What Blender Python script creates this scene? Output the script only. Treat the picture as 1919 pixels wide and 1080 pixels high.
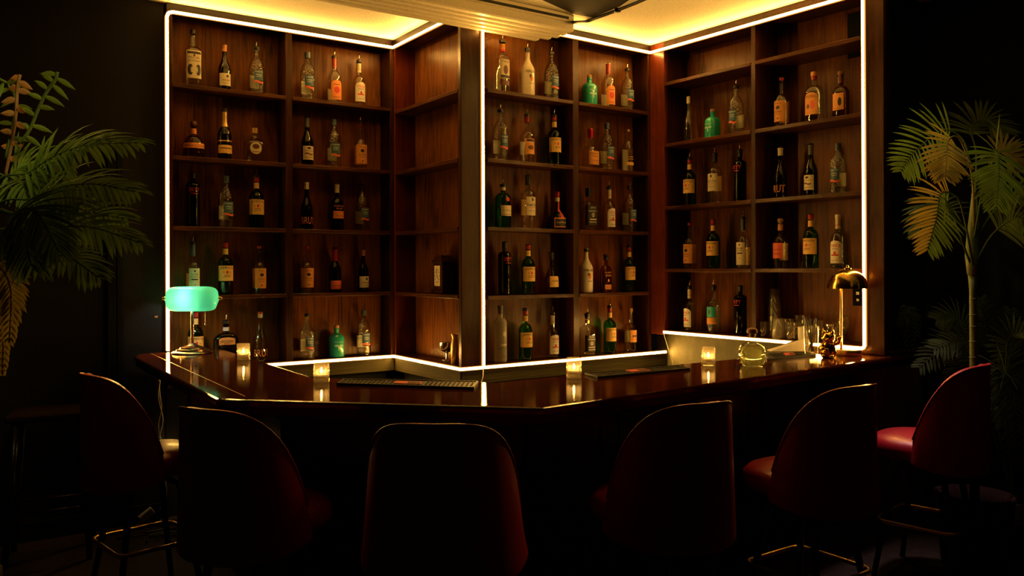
import bpy, math, random
from mathutils import Vector, Matrix
random.seed(7)
for o in list(bpy.data.objects): bpy.data.objects.remove(o)
SC = bpy.context.scene
COL = SC.collection
PI = math.pi
# ------------------------------------------------------------------ camera, world, exposure
FPX, CX, CY, RO, CAMZ, S = 1556.8, 960.0, 501.7, -0.0032, 1.572, 1.16
cd = bpy.data.cameras.new('camera'); cam = bpy.data.objects.new('camera', cd); COL.objects.link(cam)
cam.matrix_world = Matrix.Translation((0, 0, CAMZ)) @ Matrix.Rotation(PI/2, 4, 'X') @ Matrix.Rotation(RO, 4, 'Z')
cd.sensor_width = 36; cd.lens = FPX/1919*36; cd.shift_y = -(540-CY)/1919; cd.clip_start = .05
SC.camera = cam
SC.view_settings.view_transform = 'Standard'; SC.view_settings.look = 'None'
SC.view_settings.gamma = 1; SC.view_settings.exposure = 0; SC.view_settings.use_curve_mapping = False
w = bpy.data.worlds.new('world'); SC.world = w; w.use_nodes = True
w.node_tree.nodes['Background'].inputs[0].default_value = (1, .45, .42, 1)
w.node_tree.nodes['Background'].inputs[1].default_value = .0024
try:
    SC.cycles.transparent_max_bounces = 32; SC.cycles.max_bounces = 10; SC.cycles.transmission_bounces = 10
except Exception: pass
LED_COL = (1.0, .50, .095); LED_STR = 175.0

def area_light(name, loc, target, size, power, color, spread=PI):
    l = bpy.data.lights.new(name, 'AREA'); l.size = size; l.energy = power; l.color = color; l.spread = spread
    o = bpy.data.objects.new(name, l); COL.objects.link(o); o.location = loc
    o.rotation_euler = (Vector(target)-Vector(loc)).to_track_quat('-Z', 'Y').to_euler(); return o
# a cool ceiling lamp over the right end of the bar, and two added warm fills for the palms
area_light('ceiling_lamp_right', (1.85, 4.5, 3.12), (2.08, 4.15, .75), .15, 1.6, (.95, .66, .74), .55)
area_light('right_palm_fill', (1.3, 3.1, 3.1), (2.35, 4.2, 2.05), .15, .33, (1, .80, .32), .5)
area_light('left_palm_fill', (-1.2, 2.6, 3.1), (-2.2, 3.15, 2.0), .3, 2.0, (1, .76, .26), .75)

# ------------------------------------------------------------------ helpers
def link(o): COL.objects.link(o); return o
def mesh(name, V, F, mat=None, parent=None, smooth=False, auto=False):
    m = bpy.data.meshes.new(name); m.from_pydata([tuple(v) for v in V], [], F); m.update()
    o = bpy.data.objects.new(name, m); COL.objects.link(o)
    if mat: m.materials.append(mat)
    if smooth:
        for p in m.polygons: p.use_smooth = True
        if auto:
            try: m.set_sharp_from_angle(angle=math.radians(40))
            except Exception: pass
    if parent: o.parent = parent
    return o
class MB:
    def __init__(s): s.V = []; s.F = []
    def add(s, V, F):
        n = len(s.V); s.V += [Vector(v) for v in V]; s.F += [tuple(i+n for i in f) for f in F]; return s
    def box(s, x0, x1, y0, y1, z0, z1, bv=0.0):
        if bv <= 0:
            V = [(x, y, z) for x in (x0, x1) for y in (y0, y1) for z in (z0, z1)]
            return s.add(V, [(0,1,3,2),(4,6,7,5),(0,4,5,1),(2,3,7,6),(0,2,6,4),(1,5,7,3)])
        b = bv; V = []; idx = {}
        X = (x0, x1); Y = (y0, y1); Z = (z0, z1); sg = (1, -1)
        for i in (0,1):
            for j in (0,1):
                for k in (0,1):
                    idx[i,j,k,0] = len(V); V.append((X[i], Y[j]+sg[j]*b, Z[k]+sg[k]*b))
                    idx[i,j,k,1] = len(V); V.append((X[i]+sg[i]*b, Y[j], Z[k]+sg[k]*b))
                    idx[i,j,k,2] = len(V); V.append((X[i]+sg[i]*b, Y[j]+sg[j]*b, Z[k]))
        g = lambda i,j,k,a: idx[i,j,k,a]
        F = []
        for i in (0,1): F.append((g(i,0,0,0), g(i,1,0,0), g(i,1,1,0), g(i,0,1,0)))
        for j in (0,1): F.append((g(0,j,0,1), g(1,j,0,1), g(1,j,1,1), g(0,j,1,1)))
        for k in (0,1): F.append((g(0,0,k,2), g(1,0,k,2), g(1,1,k,2), g(0,1,k,2)))
        for a in (0,1):
            for c in (0,1):
                F.append((g(0,a,c,1), g(1,a,c,1), g(1,a,c,2), g(0,a,c,2)))
                F.append((g(a,0,c,0), g(a,1,c,0), g(a,1,c,2), g(a,0,c,2)))
                F.append((g(a,c,0,0), g(a,c,1,0), g(a,c,1,1), g(a,c,0,1)))
                for e in (0,1): F.append((g(a,c,e,0), g(a,c,e,1), g(a,c,e,2)))
        return s.add(V, F)
    def tube(s, pts, r, seg=8, caps=True):
        pts = [Vector(p) for p in pts]; n = len(pts)
        rr = r if isinstance(r, (list, tuple)) else [r]*n
        V = []; F = []; prev = None
        for i, p in enumerate(pts):
            T = (pts[min(i+1, n-1)]-pts[max(i-1, 0)])
            if T.length < 1e-9: T = Vector((0,0,1))
            T.normalize()
            if prev is None:
                a = Vector((0,0,1)) if abs(T.z) < .9 else Vector((1,0,0))
                N = T.cross(a).normalized()
            else:
                N = prev - T*prev.dot(T)
                if N.length < 1e-6: N = T.orthogonal()
                N.normalize()
            prev = N; B = T.cross(N)
            for k in range(seg):
                a = 2*PI*k/seg; V.append(p+(N*math.cos(a)+B*math.sin(a))*rr[i])
        for i in range(n-1):
            for k in range(seg):
                a = i*seg+k; b = i*seg+(k+1) % seg; F.append((a, b, b+seg, a+seg))
        if caps: F.append(tuple(range(seg))[::-1]); F.append(tuple((n-1)*seg+k for k in range(seg)))
        return s.add(V, F)
    def lathe(s, prof, seg=24, n=2.0, dy=1.0, flute=0, fa=0.0, center=(0,0,0), caps=True):
        V = []; F = []
        for r, z in prof:
            for k in range(seg):
                a = 2*PI*k/seg; x, y = sect(a, n, dy)
                q = 1+fa*math.cos(flute*a) if flute else 1
                V.append((center[0]+x*r*q, center[1]+y*r*q, center[2]+z))
        m = len(prof)
        for i in range(m-1):
            for k in range(seg):
                a = i*seg+k; b = i*seg+(k+1) % seg; F.append((a, b, b+seg, a+seg))
        if caps:
            if prof[0][0] > 1e-5: F.append(tuple(range(seg))[::-1])
            if prof[-1][0] > 1e-5: F.append(tuple((m-1)*seg+k for k in range(seg)))
        return s.add(V, F)
    def prism(s, poly, z0, z1):
        n = len(poly); V = [(x, y, z0) for x, y in poly]+[(x, y, z1) for x, y in poly]
        F = [tuple(range(n))[::-1], tuple(range(n, 2*n))]+[(i, (i+1) % n, n+(i+1) % n, n+i) for i in range(n)]
        return s.add(V, F)
    def build(s, name, mat, parent=None, smooth=False, auto=False):
        return mesh(name, s.V, s.F, mat, parent, smooth, auto)
def sect(a, n, dy):
    if n == 2.0: return math.cos(a), math.sin(a)*dy
    c, q = math.cos(a), math.sin(a)
    k = (abs(c)**n+abs(q)**n)**(-1/n)
    return c*k, q*k*dy
def tag(o, label=None, cat=None, group=None, kind=None):
    if label: o['label'] = label
    if cat: o['category'] = cat
    if group: o['group'] = group
    if kind: o['kind'] = kind
    return o
def thing(name, label, cat, loc=(0,0,0), rz=0, group=None):
    o = bpy.data.objects.new(name, None); COL.objects.link(o); o.location = loc; o.rotation_euler = (0,0,rz)
    o.empty_display_size = .05
    return tag(o, label, cat, group)
def kids(o): return [c for c in bpy.data.objects if c.parent == o]
def copy_tree(o, parent=None):
    c = o.copy(); COL.objects.link(c)
    if parent: c.parent = parent
    for ch in kids(o): copy_tree(ch, c)
    return c
def spline(pts, n):
    P = [Vector(p) for p in pts]; P = [P[0]*2-P[1]]+P+[P[-1]*2-P[-2]]; out = []; m = len(P)-3
    for i in range(n+1):
        t = i/n*m; k = min(int(t), m-1); t -= k; a, b, c, d = P[k:k+4]
        out.append(.5*((2*b)+(c-a)*t+(2*a-5*b+4*c-d)*t*t+(3*b-a-3*c+d)*t**3))
    return out

# ------------------------------------------------------------------ surveying: pixel rays to known planes
def ray(px, py):
    dx, dy = px-CX, py-CY; c, s = math.cos(RO), math.sin(RO)
    return Vector(((c*dx+s*dy)/FPX, 1, -(-s*dx+c*dy)/FPX))
def on_z(px, py, z):
    r = ray(px, py); t = (z-CAMZ)/r.z; return Vector((r.x*t, t, z))
def at_d(px, py, d):
    r = ray(px, py); return Vector((r.x*d, d, CAMZ+r.z*d))
PT = [Vector((x*S, y*S)) for x, y in ((-1.863, 4.488), (-.744, 5.252), (-.28, 4.561), (.905, 5.398), (1.792, 4.219))]
TT = [(PT[i+1]-PT[i]).normalized() for i in range(4)]; BB = [Vector((-t.y, t.x)) for t in TT]
ANG = [math.atan2(t.y, t.x) for t in TT]; LEN = [(PT[i+1]-PT[i]).length for i in range(4)]
def wpos(i, s, b, z): p = PT[i]+TT[i]*s+BB[i]*b; return Vector((p.x, p.y, z))
def on_wall(i, px, py, off=0):
    r = ray(px, py); n = BB[i]; o = PT[i]+n*off
    t = o.dot(n)/(r.x*n.x+r.y*n.y); return Vector((r.x*t, t, CAMZ+r.z*t))
def wall_s(i, px, off=0):
    p = on_wall(i, px, 500, off); return (Vector((p.x, p.y))-PT[i]).dot(TT[i])
def zc(u): return CAMZ+u*S
Z_TOP = zc(1.39); Z_BOT = zc(-.557); Z_DBOT = zc(-.415); Z_CEIL = zc(1.44); Z_BAR = zc(-.448)
DEP = [.165, .165, .165, .25]

# ------------------------------------------------------------------ materials
def newmat(name):
    m = bpy.data.materials.new(name); m.use_nodes = True; nt = m.node_tree; nt.nodes.clear()
    out = nt.nodes.new('ShaderNodeOutputMaterial'); return m, nt, out
def pm(name, col, rough=.5, metal=0, coat=0, bump=0, bscale=60, var=0, em=None, es=0, spec=.5):
    m, nt, out = newmat(name); p = nt.nodes.new('ShaderNodeBsdfPrincipled'); nt.links.new(p.outputs[0], out.inputs[0])
    p.inputs['Base Color'].default_value = (*col, 1); p.inputs['Roughness'].default_value = rough
    p.inputs['Metallic'].default_value = metal; p.inputs['Coat Weight'].default_value = coat
    p.inputs['Specular IOR Level'].default_value = spec; p.inputs['Coat Roughness'].default_value = .08
    if em: p.inputs['Emission Color'].default_value = (*em, 1); p.inputs['Emission Strength'].default_value = es
    tc = nt.nodes.new('ShaderNodeTexCoord'); nz = nt.nodes.new('ShaderNodeTexNoise'); nz.inputs['Scale'].default_value = bscale
    nz.inputs['Detail'].default_value = 4; nt.links.new(tc.outputs['Object'], nz.inputs['Vector'])
    v = max(var, .05)
    r = nt.nodes.new('ShaderNodeValToRGB'); r.color_ramp.elements[0].position = .3; r.color_ramp.elements[1].position = .7
    r.color_ramp.elements[0].color = (*[c*(1-v) for c in col], 1); r.color_ramp.elements[1].color = (*[min(1, c*(1+v)) for c in col], 1)
    nt.links.new(nz.outputs[0], r.inputs[0]); nt.links.new(r.outputs[0], p.inputs['Base Color'])
    if bump:
        b = nt.nodes.new('ShaderNodeBump'); b.inputs['Strength'].default_value = bump; b.inputs['Distance'].default_value = .004
        nt.links.new(nz.outputs[0], b.inputs['Height']); nt.links.new(b.outputs[0], p.inputs['Normal'])
    return m
def wood(name, c0, c1, axis='z', rough=.35, coat=.6, crough=.18, bump=.25, knots=True, cb=.15, sc=1.0):
    m, nt, out = newmat(name); N = nt.nodes.new; L = nt.links.new
    p = N('ShaderNodeBsdfPrincipled'); L(p.outputs[0], out.inputs[0])
    tc = N('ShaderNodeTexCoord'); mp = N('ShaderNodeMapping'); L(tc.outputs['Object'], mp.inputs['Vector'])
    s = {'x': (1.1, 14, 14), 'y': (14, 1.1, 14), 'z': (14, 14, 1.1)}[axis]; mp.inputs['Scale'].default_value = tuple(v*sc for v in s)
    n1 = N('ShaderNodeTexNoise'); n1.inputs['Scale'].default_value = 1.6; n1.inputs['Detail'].default_value = 8; n1.inputs['Distortion'].default_value = 2.2
    L(mp.outputs[0], n1.inputs['Vector'])
    n2 = N('ShaderNodeTexNoise'); n2.inputs['Scale'].default_value = 2.3; n2.inputs['Detail'].default_value = 3; L(tc.outputs['Object'], n2.inputs['Vector'])
    n3 = N('ShaderNodeTexNoise'); n3.inputs['Scale'].default_value = 7; n3.inputs['Detail'].default_value = 6; L(mp.outputs[0], n3.inputs['Vector'])
    r = N('ShaderNodeValToRGB'); r.color_ramp.elements[0].position = .33; r.color_ramp.elements[1].position = .68
    r.color_ramp.elements[0].color = (*c0, 1); r.color_ramp.elements[1].color = (*c1, 1)
    mx = N('ShaderNodeMath'); mx.operation = 'MULTIPLY_ADD'; mx.inputs[1].default_value = .55; L(n2.outputs[0], mx.inputs[0])
    m2 = N('ShaderNodeMath'); m2.operation = 'MULTIPLY'; m2.inputs[1].default_value = .48; L(n1.outputs[0], m2.inputs[0]); L(m2.outputs[0], mx.inputs[2])
    L(mx.outputs[0], r.inputs[0]); L(r.outputs[0], p.inputs['Base Color'])
    p.inputs['Roughness'].default_value = rough; p.inputs['Coat Weight'].default_value = coat; p.inputs['Coat Roughness'].default_value = crough; p.inputs['Specular IOR Level'].default_value = 0 if name == 'polished_bar_top' else .06
    b = N('ShaderNodeBump'); b.inputs['Strength'].default_value = bump; b.inputs['Distance'].default_value = .003
    L(n3.outputs[0], b.inputs['Height']); L(b.outputs[0], p.inputs['Normal'])
    b2 = N('ShaderNodeBump'); b2.inputs['Strength'].default_value = cb; b2.inputs['Distance'].default_value = .004
    n4 = N('ShaderNodeTexNoise'); n4.inputs['Scale'].default_value = 60; n4.inputs['Detail'].default_value = 6; mp4 = N('ShaderNodeMapping'); mp4.inputs['Scale'].default_value = tuple(1 if v < 3 else 3.2 for v in s); L(tc.outputs['Object'], mp4.inputs['Vector']); L(mp4.outputs[0], n4.inputs['Vector'])
    L(n4.outputs[0], b2.inputs['Height']); L(b2.outputs[0], p.inputs['Coat Normal'])
    return m
def thinglass(name, tint, edge=.55, gl=.045, rough=.03, tex=0, frost=0, ts=90):
    m, nt, out = newmat(name); N = nt.nodes.new; L = nt.links.new
    lw = N('ShaderNodeLayerWeight'); lw.inputs['Blend'].default_value = .5
    pw = N('ShaderNodeMath'); pw.operation = 'POWER'; pw.inputs[1].default_value = 3.5; L(lw.outputs['Facing'], pw.inputs[0])
    mc = N('ShaderNodeMix'); mc.data_type = 'RGBA'; mc.inputs[6].default_value = (*tint, 1); mc.inputs[7].default_value = (*[c*edge for c in tint], 1)
    L(pw.outputs[0], mc.inputs[0])
    tr = N('ShaderNodeBsdfTransparent'); L(mc.outputs[2], tr.inputs[0])
    g = N('ShaderNodeBsdfGlossy'); g.inputs['Roughness'].default_value = rough; g.inputs['Color'].default_value = (1, 1, 1, 1)
    ma = N('ShaderNodeMath'); ma.operation = 'MULTIPLY_ADD'; ma.inputs[1].default_value = .6; ma.inputs[2].default_value = gl; L(pw.outputs[0], ma.inputs[0])
    mx = N('ShaderNodeMixShader'); L(ma.outputs[0], mx.inputs[0]); L(tr.outputs[0], mx.inputs[1]); L(g.outputs[0], mx.inputs[2])
    last = mx
    if tex:
        tc = N('ShaderNodeTexCoord'); v = N('ShaderNodeTexVoronoi'); v.inputs['Scale'].default_value = ts; L(tc.outputs['Object'], v.inputs['Vector'])
        b = N('ShaderNodeBump'); b.inputs['Strength'].default_value = tex; b.inputs['Distance'].default_value = .004
        L(v.outputs[0], b.inputs['Height']); L(b.outputs[0], g.inputs['Normal'])
    if frost:
        d = N('ShaderNodeBsdfDiffuse'); d.inputs[0].default_value = (*[min(1, c*.8) for c in tint], 1)
        m3 = N('ShaderNodeMixShader'); m3.inputs[0].default_value = frost; L(mx.outputs[0], m3.inputs[1]); L(d.outputs[0], m3.inputs[2]); last = m3
    L(last.outputs[0], out.inputs[0]); return m
def realglass(name, col=(1,1,1), ior=1.45, rough=0):
    m, nt, out = newmat(name); p = nt.nodes.new('ShaderNodeBsdfPrincipled'); nt.links.new(p.outputs[0], out.inputs[0])
    p.inputs['Base Color'].default_value = (*col, 1); p.inputs['Roughness'].default_value = rough
    p.inputs['Transmission Weight'].default_value = 1; p.inputs['IOR'].default_value = ior; return m
def emis(name, col, s):
    m, nt, out = newmat(name); e = nt.nodes.new('ShaderNodeEmission'); nt.links.new(e.outputs[0], out.inputs[0])
    e.inputs[0].default_value = (*col, 1); e.inputs[1].default_value = s; return m
M = {}
M['panel'] = wood('varnished_plywood', (.018, .0048, .0008), (.24, .076, .009), 'z', .6, .22, .10, .25, cb=.45)
M['board']=wood('stained_board', (.010, .003, .001), (.11, .032, .005), 'x', .5, .32, .12, .4, cb=.4)
M['upright']=wood('stained_upright', (.009, .0025, .0008), (.065, .019, .004), 'z', .5, .30, .14, .4, cb=.4)
M['redpost'] = wood('red_stained_post', (.045, .007, .002), (.16, .028, .006), 'z', .4, .4, .18, .35)
M['column'] = wood('column_wood', (.014, .0045, .0012), (.06, .020, .004), 'z', .38, .5, .16, .3, cb=.25)
M['beam'] = wood('rough_lumber', (.022, .019, .007), (.06, .05, .02), 'x', .7, .05, .5, .6)
M['top'] = wood('polished_bar_top', (.020, .005, .002), (.085, .018, .006), 'x', .5, .9, .022, .06, cb=.05, sc=.5)
M['barfront'] = wood('dark_bar_front', (.006, .003, .002), (.018, .007, .005), 'z', .4, .3, .2, .3)
M['wall'] = pm('black_green_paint', (.009, .008, .006), .75, bump=.2, bscale=120, spec=.15)
M['wallgreen'] = pm('dark_green_paint', (.006, .007, .005), .8, spec=.1, bump=.2, bscale=100)
M['plaster'] = pm('olive_plaster', (.12, .11, .045), .65, bump=.8, bscale=14, var=.22)
M['ceil'] = pm('cream_ceiling', (.86, .82, .68), .9, bump=.6, bscale=90, var=.12)
M['ceilblack'] = pm('black_ceiling_paint', (.02, .017, .014), .8, bump=.3, bscale=70)
M['floor'] = pm('worn_dark_floor', (.028, .018, .011), .7, spec=.15, bump=.3, bscale=25, var=.3)
M['fixture'] = pm('cream_enamel', (.88, .81, .62), .35, var=.06)
M['black'] = pm('black_plastic', (.012, .012, .012), .4)
M['rubber'] = pm('black_rubber', (.03, .028, .022), .55)
M['darkmetal'] = pm('black_metal', (.02, .02, .02), .35, metal=.3)
M['brass'] = pm('brass', (.72, .46, .16), .33, metal=1)
M['brassdome'] = pm('polished_brass', (.70, .44, .12), .16, metal=1)
M['bronze'] = pm('rose_bronze', (.55, .36, .26), .25, metal=1)
M['steel'] = pm('steel', (.7, .66, .6), .2, metal=1)
M['gold'] = pm('gold_plate', (.9, .55, .12), .12, metal=1)
M['red'] = pm('red_vinyl', (.30, .004, .014), .42, coat=.08, bump=.12, bscale=220)
M['white'] = pm('white_plastic', (.75, .72, .65), .4)
M['paper'] = pm('white_paper', (.8, .76, .68), .7)
M['cream'] = pm('cream_paper', (.68, .60, .42), .6)
M['gold_label'] = pm('gold_cream_paper', (.80, .50, .14), .6)
M['tan'] = pm('tan_kraft_paper', (.70, .30, .07), .65)
M['orange'] = pm('orange_paper', (.80, .27, .06), .6)
M['redlab'] = pm('red_print', (.58, .03, .03), .5)
M['coral'] = pm('coral_paper', (.72, .13, .07), .55)
M['bluelab'] = pm('blue_label', (.035, .10, .16), .5)
M['teal'] = pm('teal_ceramic', (.02, .36, .26), .22, coat=.4)
M['teallab'] = pm('teal_label', (.03, .42, .34), .5)
M['palegreen'] = pm('pale_green_print', (.30, .62, .48), .5)
M['ink'] = pm('dark_ink', (.02, .015, .015), .5)
M['brownink'] = pm('brown_ink', (.12, .035, .02), .5)
M['whiteink'] = pm('white_print', (.72, .68, .6), .5)
M['redcap'] = pm('red_foil', (.38, .02, .015), .3, coat=.4)
M['wax'] = pm('red_wax', (.55, .01, .02), .25, coat=.6)
M['copper'] = pm('copper_foil', (.55, .24, .08), .4, metal=.5)
M['goldfoil'] = pm('gold_foil', (.75, .48, .12), .35, metal=.8)
M['graycap'] = pm('grey_foil', (.09, .09, .08), .4)
M['cork'] = pm('cork', (.45, .25, .11), .8, bump=.3, bscale=200)
M['corkdark'] = pm('dark_cork', (.22, .09, .03), .6)
M['bluecap'] = pm('blue_grey_foil', (.06, .09, .13), .4)
M['malibu'] = pm('white_bottle_glass', (.80, .73, .58), .22, coat=.5)
M['clear'] = thinglass('clear_glass', (.91, .91, .87), .4, .10)
M['textured'] = thinglass('hammered_clear_glass', (.80, .80, .74), .5, .10, .12, tex=.9)
M['green'] = thinglass('green_glass', (.14, .52, .12), .35)
M['brightgreen'] = thinglass('bright_green_glass', (.12, .55, .15), .35, tex=.3)
M['dark'] = thinglass('dark_glass', (.20, .16, .09), .35)
M['darkgreen'] = thinglass('dark_green_wine_glass', (.13, .17, .06), .35)
M['blue'] = thinglass('midnight_blue_glass', (.05, .09, .13), .4)
M['amber'] = thinglass('amber_glass', (.55, .33, .14), .4)
M['frosted'] = thinglass('frosted_glass', (.75, .72, .62), .6, .05, .3, frost=.45)
M['cup'] = thinglass('frosted_plastic', (.85, .82, .75), .6, .08, .15, frost=.22)
M['tumbler'] = thinglass('tumbler_glass', (.95, .93, .88), .6, .13, .04, frost=.04)
M['votive'] = thinglass('ribbed_votive_glass', (.95, .92, .80), .6, .10, .06)
_n = M['votive'].node_tree; _o = [x for x in _n.nodes if x.type == 'OUTPUT_MATERIAL'][0]; _l = _o.inputs[0].links[0].from_socket
_tl = _n.nodes.new('ShaderNodeBsdfTranslucent'); _tl.inputs[0].default_value = (.95, .85, .6, 1); _mm = _n.nodes.new('ShaderNodeMixShader'); _mm.inputs[0].default_value = .12
_n.links.new(_l, _mm.inputs[1]); _n.links.new(_tl.outputs[0], _mm.inputs[2]); _n.links.new(_mm.outputs[0], _o.inputs[0])
M['decanter'] = thinglass('decanter_glass', (.92, .93, .84), .6, .06, .02)
M['liquid'] = realglass('pale_tequila', (.90, .93, .62), 1.30)
_n = M['liquid'].node_tree; _o = [x for x in _n.nodes if x.type == 'OUTPUT_MATERIAL'][0]; _l = _o.inputs[0].links[0].from_socket
_tl = _n.nodes.new('ShaderNodeBsdfTranslucent'); _tl.inputs[0].default_value = (.75, .80, .42, 1); _mm = _n.nodes.new('ShaderNodeMixShader'); _mm.inputs[0].default_value = .14
_n.links.new(_l, _mm.inputs[1]); _n.links.new(_tl.outputs[0], _mm.inputs[2]); _n.links.new(_mm.outputs[0], _o.inputs[0])
M['led'] = emis('led_strip_glow', LED_COL, LED_STR)
M['ledhalo'] = emis('led_silicone_halo', (1.0, .37, .05), 1.1)
M['flame'] = emis('candle_flame', (1, .55, .16), 110)
M['bulb'] = emis('lamp_bulb', (1, .93, .82), 130)
M['litshade'] = emis('lit_night_light', (1, .58, .22), 2.6)
M['candle'] = pm('candle_wax', (.5, .36, .14), .5, em=(1, .5, .12), es=.06)
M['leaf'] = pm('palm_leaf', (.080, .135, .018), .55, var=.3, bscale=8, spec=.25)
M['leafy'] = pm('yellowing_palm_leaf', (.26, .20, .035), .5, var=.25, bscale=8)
M['fern'] = pm('grey_green_leaf', (.08, .13, .06), .6, var=.3, bscale=8, spec=.25)
M['stem'] = pm('palm_stem', (.09, .13, .025), .5, var=.2, bscale=10)
M['drybrown'] = pm('dry_leaf', (.24, .13, .04), .7, var=.3, bscale=10)
M['soil'] = pm('dark_soil', (.006, .005, .004), .95, spec=0)
M['wicker'] = pm('wicker', (.020, .007, .004), .8, spec=.15, bump=1, bscale=40, var=.4)
m, nt, out = newmat('green_glass_shade')
_t = nt.nodes.new('ShaderNodeBsdfTranslucent'); _t.inputs[0].default_value = (.34, .85, .66, 1)
_d = nt.nodes.new('ShaderNodeBsdfDiffuse'); _d.inputs[0].default_value = (.06, .50, .30, 1)
_g = nt.nodes.new('ShaderNodeBsdfGlossy'); _g.inputs['Roughness'].default_value = .08
_m1 = nt.nodes.new('ShaderNodeMixShader'); _m1.inputs[0].default_value = .35; _m2 = nt.nodes.new('ShaderNodeMixShader'); _m2.inputs[0].default_value = .05
nt.links.new(_t.outputs[0], _m1.inputs[1]); nt.links.new(_d.outputs[0], _m1.inputs[2]); nt.links.new(_m1.outputs[0], _m2.inputs[1])
nt.links.new(_g.outputs[0], _m2.inputs[2]); nt.links.new(_m2.outputs[0], out.inputs[0]); M['shade'] = m

for k_ in ('leaf', 'leafy', 'fern', 'drybrown'):
    _n = M[k_].node_tree; _o = [x for x in _n.nodes if x.type == 'OUTPUT_MATERIAL'][0]; _l = _o.inputs[0].links[0].from_socket
    _r = [x for x in _n.nodes if x.type == 'VALTORGB'][0]; _tl = _n.nodes.new('ShaderNodeBsdfTranslucent'); _n.links.new(_r.outputs[0], _tl.inputs[0])
    _mm = _n.nodes.new('ShaderNodeMixShader'); _mm.inputs[0].default_value = .4
    _n.links.new(_l, _mm.inputs[1]); _n.links.new(_tl.outputs[0], _mm.inputs[2]); _n.links.new(_mm.outputs[0], _o.inputs[0])
# ------------------------------------------------------------------ room shell
def struct(name, mb, mat, parent=None): o = mb.build(name, mat, parent); o['kind'] = 'structure'; return o
struct('floor', MB().box(-6, 6, -1.5, 8, -.05, 0), M['floor'])
# cream ceiling over the back bar, black painted ceiling over the room (ragged edge)
def fx(s, b, o0): p = o0+TT[0]*s+BB[0]*b; return (p.x, p.y)
cA = on_z(318, 2, Z_CEIL); cB = on_z(1077, 27, Z_CEIL); cC = on_z(1112, 33, Z_CEIL); cD = on_z(1134, 24, Z_CEIL); cE = on_z(1162, 12, Z_CEIL); cF = on_z(1180, 0, Z_CEIL)
rag = [(-2.35, 4.2), (cA.x, cA.y), (-1.4, 3.75), (-.4, 4.4), (cB.x, cB.y), (cC.x, cC.y), (cD.x, cD.y), (cE.x, cE.y), (cF.x, cF.y), (1.2, 3.6), (1.6, 3.0), (3.4, 2.6)]
struct('ceiling', MB().prism(rag+[(6, 2.6), (6, 8), (-2.35, 8)], Z_CEIL, Z_CEIL+.05), M['ceil'])
struct('ceiling', MB().prism([(-6, 8), (-6, -1.5), (6, -1.5), (6, 2.6)]+rag[::-1]+[(-2.35, 8)], Z_CEIL, Z_CEIL+.05), M['ceilblack'])
def wallbox(name, i, s0, s1, b0, b1, z0, z1, mat):
    V = []
    for s in (s0, s1):
        for b in (b0, b1):
            for z in (z0, z1): V.append(wpos(i, s, b, z))
    m = MB(); m.add(V, [(0,1,3,2),(4,6,7,5),(0,4,5,1),(2,3,7,6),(0,2,6,4),(1,5,7,3)]); return struct(name, m, mat)
wallbox('wall_left', 0, -3.2, -.012, .02, .12, 0, Z_CEIL, M['wall'])
wallbox('wall_back', 0, -.012, LEN[0]+.2, DEP[0]+.02, .3, 0, Z_CEIL, M['wall'])
wallbox('wall_corner', 1, -.2, LEN[1]-.19, DEP[1]+.02, .3, 0, Z_CEIL, M['wall'])
wallbox('wall_centre', 2, .40, LEN[2]+.16, DEP[2]+.2, .45, 0, Z_CEIL, M['wall'])
wallbox('wall_front', 3, -.0, LEN[3]+.02, DEP[3]+.03, .62, Z_DBOT-.03, Z_CEIL, M['wallgreen'])
wallbox('wall_plaster', 3, -.10, LEN[3]+.02, .165, .62, 0, Z_DBOT-.03, M['plaster'])
wallbox('wall_right', 3, LEN[3]-.1, LEN[3]+3.2, .64, .76, 0, Z_CEIL, M['wallgreen'])
wallbox('baseboard_left', 0, -3.2, -.02, 0, .018, 0, .11, M['wall'])
# door casing grooves on the left wall
for n, (px, wd) in enumerate(((207, .012), (214, .012), (226, .016))):
    s = wall_s(0, px); wallbox('trim_%d' % (n+1), 0, s-wd, s+wd, .002, .019, 0, 2.3, M['wallgreen'])

# ------------------------------------------------------------------ shelving units
def unit(i, label, name='wall_shelving'):
    return thing(name, label, 'shelving', (PT[i].x, PT[i].y, 0), ANG[i], 'back bar shelving units')
def sloped(mb, x0, x1, y0, y1, za, zb, th):
    V = [(x0,y0,za-th),(x0,y0,za),(x0,y1,za-th),(x0,y1,za),(x1,y0,zb-th),(x1,y0,zb),(x1,y1,zb-th),(x1,y1,zb)]
    return mb.add(V, [(0,1,3,2),(4,6,7,5),(0,4,5,1),(2,3,7,6),(0,2,6,4),(1,5,7,3)])
SH = {0: [1.006, .612, .228, -.152], 1: [.985, .604, .224, -.155], 2: [1.004, .611, .225, -.163], 3: [1.173, .782, .382, -.014]}
SHZ = {i: [zc(u)+.004 for u in v] for i, v in SH.items()}
TH = .024
def shelving(i, label, x0, x1, dividers, left, right, bottom, topz=Z_CEIL):
    u = unit(i, label); D = DEP[i]; zb = bottom
    bays = [x0]+[e for c, wd in dividers for e in (c-wd/2, c+wd/2)]+[x1]
    for k in range(0, len(bays), 2):
        MB().box(bays[k], bays[k+1], D, D+.012, zb, Z_TOP+.01).build('back_panel', M['panel'], u)
    for c, wd in dividers: MB().box(c-wd/2, c+wd/2, .002, D+.012, zb, Z_TOP, .002).build('divider', M['upright'], u)
    for z in SHZ[i]:
        for k in range(0, len(bays), 2):
            MB().box(bays[k], bays[k+1], -.004, D, z-TH, z, .002).build('shelf', M['board'], u)
    MB().box(x0-left, x1+right, 0, D+.012, Z_TOP+.012, Z_TOP+.03).build('top_board', M['board'], u)
    MB().box(x0-left, x1+right, -.004, .016, Z_TOP-.012, topz, .001).build('fascia', M['upright'] if i == 3 else M['barfront'], u)
    MB().box(x0, x1, 0, D, zb-.022, zb).build('bottom_board', M['board'], u)
    return u
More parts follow.
